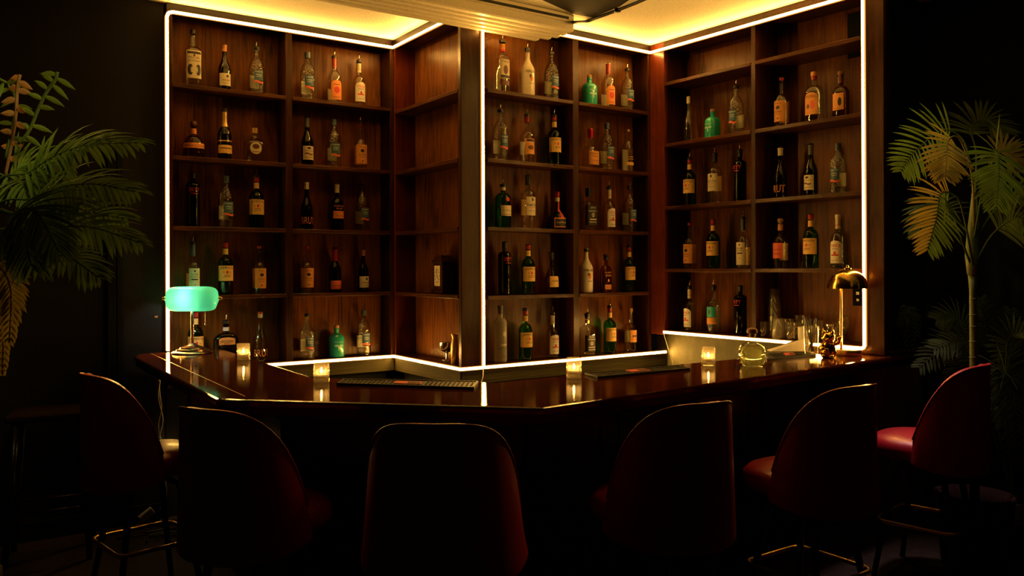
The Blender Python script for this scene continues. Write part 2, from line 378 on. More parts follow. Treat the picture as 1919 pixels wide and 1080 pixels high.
uA = shelving(0, 'left shelving unit of dark varnished wood behind the green lamp', .035, LEN[0]-.03, [(LEN[0]*.5, .045)], .035, .03, Z_BOT+.012)
MB().box(0, .035, -.002, DEP[0], Z_BOT-.01, Z_TOP+.012, .002).build('side_post', M['upright'], uA)
MB().box(LEN[0]-.03, LEN[0], .0, DEP[0], Z_BOT-.01, Z_TOP+.012, .002).build('side_post', M['upright'], uA)
uB = shelving(1, 'narrow angled shelving unit holding the wooden clock, between left shelves and column', .02, LEN[1]-.034, [], .02, .0, Z_BOT+.012)
MB().box(0, .02, .0, DEP[1], Z_BOT-.01, Z_TOP+.012, .002).build('side_post', M['redpost'], uB)
cw = .165
uC = shelving(2, 'centre shelving unit right of the column with the lit vertical strip', cw+.04, LEN[2]-.03, [(LEN[2]*.566, .052)], .20, .03, Z_BOT+.012)
MB().box(0, cw, -.004, .03, Z_BOT-.01, Z_TOP+.1, .003).build('column_board', M['column'], uC)
MB().box(cw+.012, cw+.04, .03, DEP[2], Z_BOT-.01, Z_TOP+.012, .002).build('side_post', M['upright'], uC)
MB().box(LEN[2]-.03, LEN[2], .0, DEP[2], Z_BOT-.01, Z_TOP+.012, .002).build('side_post', M['upright'], uC)
uD = shelving(3, 'right shelving unit of reddish wood behind the brass lamp', .14, LEN[3]-.02, [(LEN[3]*.54, .034)], .14, .13, Z_DBOT+.012)
MB().box(0, .14, -.006, .03, Z_DBOT-.02, Z_CEIL-.004, .003).build('side_post', M['redpost'], uD)
MB().box(.11, .14, .03, DEP[3], Z_DBOT-.02, Z_TOP+.01, .002).build('side_panel', M['upright'], uD)
MB().box(LEN[3]-.02, LEN[3]+.12, 0, .035, Z_BAR+.004, Z_CEIL-.01, .003).build('side_post', M['upright'], uD)
MB().box(LEN[3]-.02, LEN[3]+.02, .035, DEP[3], Z_DBOT-.02, Z_TOP+.01, .002).build('side_panel', M['upright'], uD)
s0 = wall_s(3, 1592, DEP[3]); s1 = LEN[3]-.022
MB().box(s0, s1, DEP[3]-.012, DEP[3]-.002, CAMZ+1.13*S, Z_TOP-.02).build('vent_panel', M['wallgreen'], uD)
# lumber beams under the lower strips, and dark base cabinets
for i, a, b, lab in ((0, 0, LEN[0], 'rough lumber beam under the left shelving'), (1, .02, LEN[1]-.002, 'rough lumber beam under the narrow angled shelving'), (2, .0, LEN[2]+.145, 'rough lumber beam under the centre shelving')):
    o = MB().box(a, b, -.006, .032, Z_BOT-.105, Z_BOT-.012, .003).build('lumber_beam', M['beam'])
    o.location = (PT[i].x, PT[i].y, 0); o.rotation_euler = (0, 0, ANG[i]); tag(o, lab, 'beam', 'lumber beams')
    o = MB().box(a+(.045 if i else 0), b-(.21 if i == 1 else .045), .045, DEP[i]-.01, .0, Z_BOT-.11).build('base_cabinet', M['wallgreen'])
    o.location = (PT[i].x, PT[i].y, 0); o.rotation_euler = (0, 0, ANG[i])
    tag(o, lab.replace('rough lumber beam under', 'dark base cabinet under the beam of'), 'cabinet', 'base cabinets')

# ------------------------------------------------------------------ LED strips
def strip(name, label, runs, backs, w=.0155, dp=.010):
    # neon flex: a lit front face in a silicone channel whose emissive orange rim imitates bloom
    mb = MB(); sd = MB()
    for pts, bk in zip(runs, backs):
        for k in range(len(pts)-1):
            a, b = Vector(pts[k]), Vector(pts[k+1]); bb = bk[k] if (bk[k]-bk[k+1]).length < 1e-6 or k == 0 else bk[k+1]
            nn = Vector((-bb.x, -bb.y, 0)); d = (b-a).normalized(); wv = d.cross(nn).normalized()*(w/2); nn = wv.cross(d).normalized()
            if nn.dot(Vector((-bb.x, -bb.y, 0))) < 0: nn = -nn
            n_ = max(1, int((b-a).length/.12)); V = []
            for q_ in range(n_+1):
                p = a+(b-a)*q_/n_; V += [p+nn*.0+wv, p+nn*.0-wv, p+nn*.0+wv*.0+nn*.0025]
            F = []
            for q_ in range(n_): F += [(3*q_, 3*q_+2, 3*q_+5, 3*q_+3), (3*q_+2, 3*q_+1, 3*q_+4, 3*q_+5)]
            mb.add(V, F)
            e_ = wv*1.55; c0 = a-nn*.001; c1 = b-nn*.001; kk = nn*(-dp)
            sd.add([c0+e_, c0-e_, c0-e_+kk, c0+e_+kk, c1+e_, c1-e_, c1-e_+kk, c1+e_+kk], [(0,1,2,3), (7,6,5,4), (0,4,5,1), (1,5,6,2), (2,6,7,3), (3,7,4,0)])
    o = mb.build(name, M['led']); sd.build('silicone_halo_channel', M['ledhalo'], o)
    return tag(o, label, 'light strip', 'warm light strips')
F0 = -.016
zt, zb = Z_TOP, Z_BOT
q = .035
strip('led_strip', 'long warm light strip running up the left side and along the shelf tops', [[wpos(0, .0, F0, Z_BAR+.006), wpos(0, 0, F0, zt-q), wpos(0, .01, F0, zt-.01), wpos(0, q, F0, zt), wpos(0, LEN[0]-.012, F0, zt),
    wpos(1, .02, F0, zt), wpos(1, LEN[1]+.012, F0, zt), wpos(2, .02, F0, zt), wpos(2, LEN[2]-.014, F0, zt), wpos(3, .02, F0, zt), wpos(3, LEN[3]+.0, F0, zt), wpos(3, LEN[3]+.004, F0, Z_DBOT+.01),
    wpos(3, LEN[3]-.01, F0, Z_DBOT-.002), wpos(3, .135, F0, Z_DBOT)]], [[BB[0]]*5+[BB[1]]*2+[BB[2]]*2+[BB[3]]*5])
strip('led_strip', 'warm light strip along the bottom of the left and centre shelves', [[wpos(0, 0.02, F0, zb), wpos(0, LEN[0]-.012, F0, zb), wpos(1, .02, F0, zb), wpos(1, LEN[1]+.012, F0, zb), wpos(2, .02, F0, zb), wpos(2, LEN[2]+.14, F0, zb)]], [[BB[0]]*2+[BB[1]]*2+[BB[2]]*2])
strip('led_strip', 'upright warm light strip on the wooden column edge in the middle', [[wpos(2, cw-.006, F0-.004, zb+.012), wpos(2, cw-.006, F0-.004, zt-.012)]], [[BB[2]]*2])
def cable(name, label, pts, r, mat, n=24, cat='cable'):
    o = MB().tube(spline(pts, n), r, 6).build(name, mat, None, True); return tag(o, label, cat)
cable('wire', 'thin white wire hanging below the middle column strip', [wpos(2, cw-.006, -.012, zb-.01), wpos(2, cw-.01, -.014, zb-.06), wpos(2, cw-.03, -.012, zb-.13), wpos(2, cw-.03, -.012, zb-.3)], .003, M['white'])
cable('wire', 'thin white wire hanging below the corner of the right shelving', [wpos(3, .135, -.012, Z_DBOT-.012), wpos(3, .15, .02, Z_DBOT-.12), wpos(3, .17, .05, Z_DBOT-.25), wpos(3, .17, .06, Z_DBOT-.5)], .003, M['white'])

# ------------------------------------------------------------------ ceiling fixture, conduit
e0 = at_d(1077, 25, 1); ee = on_z(1077, 26, Z_CEIL)
fx_ = thing('ceiling_fixture', 'long cream ribbed metal light housing hanging under the ceiling', 'light fixture', (ee.x, ee.y, 0), ANG[0])
LF = 2.75; zt_ = Z_CEIL
MB().box(-LF, 0, 0, .25, zt_-.055, zt_-.002, .006).build('housing', M['fixture'], fx_)
for k, (y0, y1, zz, xe) in enumerate(((0.0, .055, .118, -.0), (.055, .10, .127, -.012), (.10, .145, .136, -.035), (.145, .19, .143, -.075), (.19, .24, .150, -.14))):
    MB().box(-LF, xe, y0+.001, y1, zt_-zz, zt_-.055, .008).build('rib', M['fixture'], fx_)
MB().box(-LF*.5, -.05, -.004, .001, zt_-.045, zt_-.028).build('slot', M['black'], fx_)
cable('conduit', 'black electrical conduit clipped across the cream ceiling', [at_d(1074, 42, ee.y-.05), on_z(1100, 40, Z_CEIL-.012), on_z(1122, 32, Z_CEIL-.012), on_z(1158, 19, Z_CEIL-.012), on_z(1210, -2, Z_CEIL-.012), on_z(1290, -40, Z_CEIL-.012)], .011, M['black'])
c_ = on_z(1158, 19, Z_CEIL-.014); o = MB().box(-.02, .02, -.012, .012, -.014, .012, .003).build('conduit_clip', M['black']); o.location = c_; tag(o, 'small black clip holding the conduit to the ceiling', 'clip')

# ------------------------------------------------------------------ bar counter
O = [on_z(251, 668, Z_BAR), on_z(405, 748, Z_BAR), on_z(1020, 765, Z_BAR), on_z(1735, 660, Z_BAR)]
I2 = on_z(589, 708, Z_BAR); I3 = on_z(928, 717, Z_BAR); I1 = on_z(404, 650, Z_BAR)
I1 = I2+(I1-I2).normalized()*((I1-I2).length)
def wall_hit(p, d, i, off):
    n = BB[i]; o = PT[i]+n*off; t = (o-Vector((p.x, p.y))).dot(n)/(d.x*n.x+d.y*n.y); return Vector((p.x+d.x*t, p.y+d.y*t, p.z))
dr = (O[3]-O[2]).normalized(); I4 = wall_hit(I3, (on_z(1385, 672, Z_BAR)-I3).normalized(), 3, .160)
I1 = wall_hit(I2, (I1-I2).normalized(), 0, -.03)
OA = wall_hit(O[0], Vector((TT[0].x*.2+.5*BB[0].x, TT[0].y*.2+.5*BB[0].y, 0)), 0, -.03)
Pj = wall_hit(O[3], Vector((TT[3].x*-1, TT[3].y*-1, 0))*1.0, 2, 5) if False else None
R1 = wpos(3, LEN[3]+.022, .160, Z_BAR); R2 = wpos(3, LEN[3]+.022, .27, Z_BAR); R3 = wall_hit(O[3], dr, 3, .27)
poly = [O[0], O[1], O[2], O[3], wpos(3, LEN[3]+.10, .40, Z_BAR), R2, R1, I4, I3, I2, I1, OA]
def inset(poly_pts, d):
    return poly_pts
bar = thing('bar_counter', 'long three-sided bar with a glossy dark cherry wood top', 'bar counter', (0, 0, 0))
P2 = [(p.x, p.y) for p in poly]
def offset_poly(P, d):
    n = len(P); out = []
    for i in range(n):
        a, b, c = Vector(P[i-1]), Vector(P[i]), Vector(P[(i+1) % n])
        e1 = (b-a).normalized(); e2 = (c-b).normalized(); n1 = Vector((-e1.y, e1.x)); n2 = Vector((-e2.y, e2.x))
        k = n1+n2; k = k/max(.3, k.dot(n1)) if k.length > 1e-6 else n1
        if k.length > 3: k = k.normalized()
        out.append((b.x+k.x*d, b.y+k.y*d))
    return out
n = len(P2); inner = offset_poly(P2, .006)
inner = offset_poly(P2, .012)
V = [(x, y, Z_BAR) for x, y in inner]+[(x, y, Z_BAR-.003) for x, y in offset_poly(P2, .0035)]+[(x, y, Z_BAR-.011) for x, y in P2]+[(x, y, Z_BAR-.024) for x, y in P2]+[(x, y, Z_BAR-.024) for x, y in offset_poly(P2, .02)]
F = [tuple(range(n))]
for r_ in range(4): F += [((i)+(r_+1)*n, (i+1) % n+(r_+1)*n, (i+1) % n+r_*n, i+r_*n) for i in range(n)]
F.append(tuple(range(4*n, 5*n))[::-1])
mesh('countertop', V, F, M['top'], bar)
ap = offset_poly(P2, .012)
MB().prism(ap, Z_BAR-.060, Z_BAR-.024).build('apron', M['barfront'], bar)
# inlay seam along the left arm
sd = (O[1]-O[0]).normalized(); sn = Vector((-sd.y, sd.x, 0)); a = O[0]+sn*.115+sd*.0; b = O[1]+sn*.115
a = wall_hit(a, sd*-1, 0, -.035)
MB().add([a+sn*.0018+Vector((0,0,.0006)), a-sn*.0018+Vector((0,0,.0006)), b-sn*.0018+Vector((0,0,.0006)), b+sn*.0018+Vector((0,0,.0006))], [(0,1,2,3)]).build('seam_inlay', M['brass'], bar)
# front panels under the top, set back from the edge
fp = offset_poly(P2, .33)
def panel_wall(p, q, th, z0, z1, mat, name, par):
    p, q = Vector((p[0], p[1], 0)), Vector((q[0], q[1], 0)); d = (q-p).normalized(); nn = Vector((-d.y, d.x, 0))*th
    V = [p+Vector((0,0,z0)), p+Vector((0,0,z1)), p+nn+Vector((0,0,z0)), p+nn+Vector((0,0,z1)), q+Vector((0,0,z0)), q+Vector((0,0,z1)), q+nn+Vector((0,0,z0)), q+nn+Vector((0,0,z1))]
    return MB().add(V, [(0,1,3,2),(4,6,7,5),(0,4,5,1),(2,3,7,6),(0,2,6,4),(1,5,7,3)]).build(name, mat, par)
L0 = Vector(fp[0]); q0 = wall_hit(Vector((fp[1][0], fp[1][1], 0)), (O[0]-O[1]).normalized(), 0, -.04)
q3 = wall_hit(Vector((fp[2][0], fp[2][1], 0)), dr, 3, .27)
for p_, q_ in (((q0.x, q0.y), fp[1]), (fp[1], fp[2]), (fp[2], (q3.x, q3.y))):
    panel_wall(p_, q_, .03, 0, Z_BAR-.06, M['barfront'], 'front_panel', bar)
    # raised frames
    p3, q3_ = Vector((p_[0], p_[1], 0)), Vector((q_[0], q_[1], 0)); d = (q3_-p3).normalized(); Ln = (q3_-p3).length; k = max(2, int(Ln/.55)); nn = Vector((d.y, -d.x, 0))*.012
    for j in range(k):
        a = p3+d*(Ln*(j+.06)/k); b = p3+d*(Ln*(j+.94)/k); mb = MB()
        for z0, z1, s_, e_ in ((.14, .19, a, b), (.86, .91, a, b), (.14, .91, a, a+d*.05), (.14, .91, b-d*.05, b)):
            V = [s_+Vector((0,0,z0)), s_+Vector((0,0,z1)), s_+nn+Vector((0,0,z0)), s_+nn+Vector((0,0,z1)), e_+Vector((0,0,z0)), e_+Vector((0,0,z1)), e_+nn+Vector((0,0,z0)), e_+nn+Vector((0,0,z1))]
            mb.add(V, [(0,1,3,2),(4,6,7,5),(0,4,5,1),(2,3,7,6),(0,2,6,4),(1,5,7,3)])
        mb.build('panel_moulding', M['barfront'], bar)
# scrolled corbels carrying the overhang
def corbel(base, d):
    prof = [(0, 0), (.20, 0), (.20, -.03), (.15, -.05), (.12, -.09), (.07, -.12), (.05, -.18), (.03, -.22), (0, -.24)]
    t = Vector((-d.y, d.x, 0)); z1 = Z_BAR-.06; V = []
    for k in (-.02, .02): V += [Vector((base[0], base[1], z1))+d*x+t*k+Vector((0,0,z)) for x, z in prof]
    m_ = len(prof); F = [tuple(range(m_)), tuple(range(m_, 2*m_))[::-1]]+[(i, i+m_, (i+1) % m_+m_, (i+1) % m_) for i in range(m_)]
    MB().add(V, F).build('corbel', M['barfront'], bar)
dn = Vector((dr.y, -dr.x, 0)); c1 = Vector((fp[2][0], fp[2][1], 0))
for t_ in (.95, 2.2): corbel(c1+dr*t_, dn)
dl = Vector((sd.y, -sd.x, 0)); corbel(Vector((fp[1][0], fp[1][1], 0))-sd*.7, dl)
dm = (O[2]-O[1]).normalized(); corbel(Vector((fp[1][0], fp[1][1], 0))+dm*.75, Vector((dm.y, -dm.x, 0)))

# ------------------------------------------------------------------ bottles
def prof_pts(H, rb, rn, zs, zn, kind='round', lip=True):
    P = [(rb*.80, 0), (rb*.97, .004), (rb, .012)]
    P += [(rb, zs*.5), (rb, zs)]
    m_ = 9
    for k in range(1, m_):
        t = k/m_
        if kind == 'round': f = math.sqrt(max(0, 1-t**2.2))*(1-.25*t)+.0
        elif kind == 'slope': f = .5*(1+math.cos(PI*t))
        elif kind == 'arch': f = (1-t**2.0)
        else: f = 1-t
        P.append((rn+(rb-rn)*f, zs+(zn-zs)*t))
    P += [(rn, zn), (rn*.97, (zn+H)/2), (rn, H-.012)]
    if lip: P += [(rn*1.12, H-.010), (rn*1.12, H-.001), (rn*.8, H)]
    return P
def rad_at(P, z):
    for (r0, z0), (r1, z1) in zip(P[:-1], P[1:]):
        if z0 <= z <= z1: return r0+(r1-r0)*((z-z0)/(z1-z0+1e-9))
    return P[-1][0]
def patch(P, n, dy, z0, z1, a0, a1, off, nz=5, na=12, shape='rect'):
    # curved patch on the bottle's front (front is -y); a in radians from the front
    V = []; F = []
    if shape == 'ellipse':
        cz, ca, hz, ha = (z0+z1)/2, (a0+a1)/2, (z1-z0)/2, (a1-a0)/2; K = 16
        def pt(a, z):
            r = rad_at(P, z)+off; x, y = sect(a-PI/2, n, dy); return (x*r, y*r, z)
        V = [pt(ca, cz)]+[pt(ca+ha*.5*math.cos(2*PI*k/K), cz+hz*.5*math.sin(2*PI*k/K)) for k in range(K)]+[pt(ca+ha*math.cos(2*PI*k/K), cz+hz*math.sin(2*PI*k/K)) for k in range(K)]
        F = [(0, 1+k, 1+(k+1) % K) for k in range(K)]+[(1+k, 1+K+k, 1+K+(k+1) % K, 1+(k+1) % K) for k in range(K)]
        return V, F
    for j in range(nz+1):
        tz = j/nz; z = z0+(z1-z0)*tz
        for k in range(na+1):
            a = a0+(a1-a0)*k/na
            zz = z
            if shape == 'arch' and tz > .5: zz = z0+(z1-z0)*(.5+(tz-.5)*(.55+.45*math.sqrt(max(0, 1-((2*k/na-1))**2))))
            if shape == 'wave': zz = z+.0035*math.sin(k/na*2*PI)
            r = rad_at(P, zz)+off; x, y = sect(a-PI/2, n, dy); V.append((x*r, y*r, zz))
    w_ = na+1
    F = [(j*w_+k, j*w_+k+1, (j+1)*w_+k+1, (j+1)*w_+k) for j in range(nz) for k in range(na)]
    return V, F
_txt = {}
def text_geo(s):
    if s in _txt: return _txt[s]
    c = bpy.data.curves.new('lettering', 'FONT'); c.body = s; c.align_x = 'CENTER'; c.size = 1; c.resolution_u = 2; c.offset = 0
    o = bpy.data.objects.new('lettering', c); COL.objects.link(o); bpy.context.view_layer.update()
    me = bpy.data.meshes.new_from_object(o.evaluated_get(bpy.context.evaluated_depsgraph_get()))
    V = [tuple(v.co) for v in me.vertices]; F = [tuple(p.vertices) for p in me.polygons]
    xs = [v[0] for v in V]; ys = [v[1] for v in V]; x0, x1, y0, y1 = min(xs), max(xs), min(ys), max(ys)
    V = [((v[0]-x0)/(x1-x0)-.5, (v[1]-y0)/(y1-y0)) for v in V]
    bpy.data.objects.remove(o); bpy.data.meshes.remove(me); _txt[s] = (V, F); return _txt[s]
def text_patch(s, P, n, dy, z0, h, a0, a1, off, arc=0):
    V, F = text_geo(s); out = []
    for x, y in V:
        a = (a0+a1)/2+x*(a1-a0); z = z0+y*h+arc*(.25-x*x)*4*.25
        r = rad_at(P, z)+off; X, Y = sect(a-PI/2, n, dy); out.append((X*r, Y*r, z))
    return out, F
def spout(parent, z, r=.011):
    mb = MB().lathe([(r*1.0, z-.012), (r*1.25, z-.010), (r*1.25, z+.004), (r*.8, z+.008)], 12); mb.build('stopper', M['black'], parent, True, True)
    pts = [(0, 0, z+.006), (0, 0, z+.02), (.002, 0, z+.034), (.007, 0, z+.048)]
    MB().tube(pts, [.0045, .004, .0034, .0028], 8).build('pour_spout', M['steel'], parent, True)
D2 = math.radians
def deco(lab, P, n, dy, items):
    for it in items:
        k = it[0]
        if k == 'text': V, F = text_patch(it[1], P, n, dy, it[2], it[3], -D2(it[4]), D2(it[4]), .0016, it[6] if len(it) > 6 else 0); nm = 'lettering'
        else: V, F = patch(P, n, dy, it[1], it[2], D2(it[3]), D2(it[4]), .0013, 3, 10, k); nm = {'ellipse': 'emblem', 'rect': 'band', 'wave': 'wave_band'}.get(k, 'emblem')
        mesh(nm, V, F, M[it[5]], lab)
TYPES = {}
def make(key, H, rb, rn, zs, zn, glass, desc, cat='bottle', n=2.0, dy=1.0, kind='round', cap=None, capsule=None, labels=(), back=None, group=None, direct=(), neck=None, knob=None):
    """labels: list of (z0,z1,halfdeg,mat,shape,items)"""
    TYPES[key] = dict(H=H, rb=rb, rn=rn, zs=zs, zn=zn, glass=glass, desc=desc, n=n, dy=dy, kind=kind, cap=cap, capsule=capsule, labels=labels, back=back, group=group, direct=direct, neck=neck, knob=knob, cache={})
def build_bottle(key, sp):
    T = TYPES[key]; P = prof_pts(T['H'], T['rb'], T['rn'], T['zs'], T['zn'], T['kind']); n, dy, H = T['n'], T['dy'], T['H']
    root = thing('bottle', '', 'bottle')
    MB().lathe(P, 28, n, dy).build('body', M[T['glass']], root, True, True)
    for z0, z1, hd, mt, shp, items in T['labels']:
        V, F = patch(P, n, dy, z0, z1, -D2(hd), D2(hd), .0008, 6, 14, shp); lab = mesh('label', V, F, M[mt], root, True)
        deco(lab, P, n, dy, items)
    if T['back']:
        z0, z1, hd, mt = T['back']; V, F = patch(P, n, dy, z0, z1, PI-D2(hd), PI+D2(hd), .0008, 3, 10); mesh('back_label', V, F, M[mt], root, True)
    if T['direct']:
        for it in T['direct']:
            V, F = (text_patch(it[1], P, n, dy, it[2], it[3], -D2(it[4]), D2(it[4]), .0012, it[6] if len(it) > 6 else 0) if it[0] == 'text' else patch(P, n, dy, it[1], it[2], D2(it[3]), D2(it[4]), .001, 4, 10, it[0]))
            mesh('printed_lettering' if it[0] == 'text' else 'printed_emblem', V, F, M[it[5]], root)
    if T['neck']:
        for z0, z1, mt in T['neck']:
            pr = [(rad_at(P, z0+(z1-z0)*k/4)+.0009, z0+(z1-z0)*k/4) for k in range(5)]
            MB().lathe(pr, 20, caps=False).build('neck_band', M[mt], root, True)
    if T['capsule']:
        z0, mt = T['capsule']; pr = [(rad_at(P, z0+(H-z0)*k/6)+.001, z0+(H-z0)*k/6) for k in range(7)]
        MB().lathe(pr+[(.002, H+.001)], 20).build('capsule', M[mt], root, True, True)
    if T['knob'] and not sp:
        mt, rk, hk = T['knob']; MB().lathe([(T['rn']*.8, H-.01), (T['rn']*.9, H), (rk, H+.004), (rk*1.03, H+hk*.6), (rk*.85, H+hk), (.001, H+hk*1.02)], 16).build('cork', M[mt], root, True, True)
    if T['cap'] and not sp:
        h_, mt = T['cap']; MB().lathe([(T['rn']*1.18, H-h_), (T['rn']*1.18, H+.001), (T['rn']*1.0, H+.003)], 18).build('cap', M[mt], root, True, True)
    if sp: spout(root, H, T['rn'])
    return root
def wob(l): return l
JL = (.085, .178, 80, 'gold_label', 'rect', [('text', 'JAMESON', .154, .0165, 58, 'ink', .006), ('ellipse', .128, .148, -9, 9, 'redlab'), ('rect', .118, .121, -24, 24, 'brownink'), ('rect', .110, .1125, -30, 30, 'brownink'), ('ellipse', .136, .140, -34, -20, 'brownink'), ('ellipse', .136, .140, 20, 34, 'brownink')])
make('irish', .325, .045, .0155, .195, .235, 'green', 'green whiskey bottle with gold-cream label', labels=(JL,), capsule=(.29, 'redcap'), group='green whiskey bottles', neck=((.248, .284, 'gold_label'),))
make('vodka', .30, .048, .015, .165, .245, 'textured', 'clear hammered vodka bottle, small blue label', kind='arch', labels=((.085, .150, 36, 'bluelab', 'rect', [('text', 'Seagrams', .134, .011, 30, 'whiteink'), ('text', 'VODKA', .116, .010, 22, 'whiteink'), ('rect', .108, .110, -20, 20, 'whiteink')]), (.070, .082, 38, 'coral', 'wave', [])), cap=(.035, 'bluecap'), back=(.05, .13, 40, 'cream'), group='hammered vodka bottles')
make('tito', .305, .043, .0125, .160, .205, 'clear', 'bottle with tall tan paper label', labels=((.035, .160, 60, 'tan', 'rect', [('text', "Tito's", .138, .014, 30, 'brownink'), ('ellipse', .108, .130, -18, 18, 'ink'), ('text', 'Handmade', .090, .010, 34, 'ink'), ('rect', .078, .080, -30, 30, 'brownink'), ('ellipse', .048, .058, -7, 7, 'brownink')]),), neck=((.285, .30, 'redcap'),), back=(.035, .16, 55, 'tan'), group='tan-labelled bottles')
make('torada', .30, .041, .014, .165, .205, 'clear', 'clear bottle, white label with red hat', labels=((.028, .155, 58, 'paper', 'arch', [('text', 'TORADA', .118, .017, 46, 'redlab'), ('rect', .107, .110, -26, 26, 'brownink'), ('rect', .070, .078, -32, 32, 'redlab'), ('ellipse', .072, .096, -10, 10, 'redlab'), ('rect', .045, .047, -30, 30, 'brownink')]),), neck=((.222, .282, 'cream'), (.262, .266, 'redlab'), (.240, .244, 'redlab')), cap=(.018, 'white'), group='white-labelled clear bottles')
make('whale', .19, .050, .015, .125, .155, 'teal', 'squat teal bottle with pale whale tail', n=2.6, direct=(('text', 'WHALE', .095, .012, 34, 'palegreen'), ('ellipse', .070, .084, -34, -2, 'palegreen'), ('ellipse', .070, .084, 2, 34, 'palegreen'), ('ellipse', .045, .080, -6, 6, 'palegreen')), knob=('cork', .017, .018), group='teal bottles')
make('skyy', .30, .040, .0145, .225, .245, 'blue', 'midnight blue bottle with red lettering', direct=(('text', 'SKYY', .190, .022, 44, 'redlab'), ('rect', .178, .181, -30, 30, 'redlab')), capsule=(.262, 'black'), group='midnight blue bottles')
make('mezcal', .31, .043, .0125, .200, .222, 'clear', 'clear bottle, tall black-and-white label', n=3.2, dy=.9, labels=((.045, .195, 58, 'cream', 'rect', [('text', 'MEZCAL', .150, .012, 40, 'ink'), ('text', 'ARTESANAL', .134, .009, 46, 'ink'), ('rect', .175, .188, -48, 48, 'ink'), ('ellipse', .162, .174, -8, 8, 'brownink'), ('ellipse', .06, .12, -46, -8, 'ink'), ('ellipse', .06, .12, 10, 46, 'ink'), ('rect', .075, .105, -24, 24, 'cream')]),), cap=(.02, 'black'))
make('wine', .30, .038, .0145, .135, .225, 'dark', 'dark wine bottle, pale label, light capsule', kind='slope', labels=((.03, .108, 62, 'cream', 'rect', [('rect', .082, .098, 8, 30, 'ink'), ('rect', .062, .066, -34, 40, 'brownink'), ('rect', .045, .047, -30, 30, 'brownink')]),), capsule=(.252, 'copper'), group='wine bottles')
make('winedark', .30, .038, .0145, .135, .225, 'darkgreen', 'dark wine bottle, grey capsule, cream label', kind='slope', labels=((.035, .118, 62, 'cream', 'rect', [('ellipse', .098, .112, -18, 18, 'ink'), ('rect', .088, .090, -50, 50, 'brownink'), ('wave', .066, .074, -40, 40, 'brownink'), ('rect', .048, .050, -50, 50, 'brownink')]),), capsule=(.235, 'graycap'), group='wine bottles')
make('bru', .30, .039, .0145, .120, .225, 'dark', 'dark bottle with large orange lettering', kind='slope', direct=(('text', 'BRUT', .035, .042, 70, 'orange'),), capsule=(.25, 'cream'), group='orange-lettered bottles')
make('brurose', .30, .041, .0145, .120, .225, 'clear', 'clear bottle, large orange lettering, pale capsule', kind='slope', direct=(('text', 'BRUT', .035, .042, 75, 'orange'),), capsule=(.262, 'cream'), neck=((.285, .30, 'redcap'),), group='orange-lettered bottles')
make('slimwine', .295, .036, .012, .110, .215, 'clear', 'slim clear bottle with cream capsule', kind='slope', capsule=(.25, 'cream'))
make('champagne', .315, .043, .0155, .150, .240, 'darkgreen', 'dark green champagne bottle, gold foil neck', kind='slope', labels=((.040, .090, 75, 'gold_label', 'rect', [('rect', .068, .074, -50, 50, 'brownink')]), (.112, .120, 80, 'goldfoil', 'rect', [])), capsule=(.205, 'goldfoil'), cap=(.018, 'black'))
make('moet', .315, .043, .0155, .150, .240, 'darkgreen', 'dark champagne bottle with coral label', kind='slope', labels=((.022, .082, 70, 'coral', 'rect', [('rect', .046, .050, -40, 40, 'brownink')]),), capsule=(.22, 'redcap'))
make('globe', .215, .064, .017, .085, .150, 'amber', 'squat round bottle with orange paper band', labels=((.060, .092, 88, 'orange', 'rect', [('rect', .070, .073, -60, 60, 'brownink'), ('rect', .080, .082, -60, 60, 'brownink')]),), neck=((.155, .190, 'orange'),), knob=('corkdark', .019, .022))
make('crown', .20, .068, .015, .110, .155, 'clear', 'wide faceted clear whisky bottle, oval label', dy=.55, kind='slope', labels=((.045, .115, 30, 'cream', 'ellipse', [('ellipse', .075, .105, -18, 18, 'brownink'), ('rect', .058, .061, -18, 18, 'brownink')]),), cap=(.028, 'goldfoil'))
make('cuervo', .30, .044, .0145, .150, .215, 'clear', 'clear bottle, arched orange label, red neck', n=2.4, labels=((.022, .145, 50, 'orange', 'arch', [('rect', .114, .119, -24, 24, 'brownink'), ('ellipse', .060, .105, -24, 24, 'redlab'), ('rect', .035, .038, -30, 30, 'brownink')]),), neck=((.225, .292, 'redcap'),), back=(.03, .10, 45, 'cream'), group='orange arched label bottles')
make('twotone', .30, .046, .015, .165, .205, 'clear', 'clear whiskey bottle, tan label, red neck', labels=((.055, .150, 52, 'tan', 'rect', [('rect', .132, .146, -38, 38, 'ink'), ('rect', .126, .129, -50, 50, 'cream'), ('ellipse', .082, .108, -26, 26, 'brownink')]),), neck=((.255, .29, 'redcap'),), back=(.06, .14, 45, 'cream'))
make('mount', .30, .043, .0145, .165, .21, 'dark', 'dark bottle with orange lower label', labels=((.075, .122, 60, 'orange', 'rect', [('rect', .090, .092, -40, 40, 'brownink')]),), direct=(('text', 'MOUNT GAY', .148, .010, 50, 'orange'), ('text', 'RUM', .132, .010, 28, 'orange')), capsule=(.24, 'cream'))
make('silver', .31, .043, .013, .165, .205, 'clear', 'tequila bottle with tall cream label', labels=((.022, .160, 46, 'cream', 'rect', [('ellipse', .138, .150, -8, 8, 'ink'), ('text', 'SILVER', .118, .010, 28, 'ink'), ('text', 'TEQUILA', .103, .010, 34, 'ink'), ('rect', .090, .097, -26, 26, 'ink'), ('ellipse', .060, .066, -5, 5, 'brownink')]),), neck=((.235, .30, 'bluecap'),), back=(.022, .13, 46, 'gold_label'), group='cream-labelled tequila bottles')
make('gentleman', .235, .072, .017, .135, .175, 'dark', 'broad square-shouldered dark whiskey bottle', n=4.5, dy=.5, labels=((.110, .150, 34, 'tan', 'arch', [('text', 'GENTLEMAN', .124, .010, 26, 'ink'), ('text', 'JACK', .112, .009, 14, 'ink')]),), neck=((.185, .205, 'white'),), cap=(.03, 'black'))
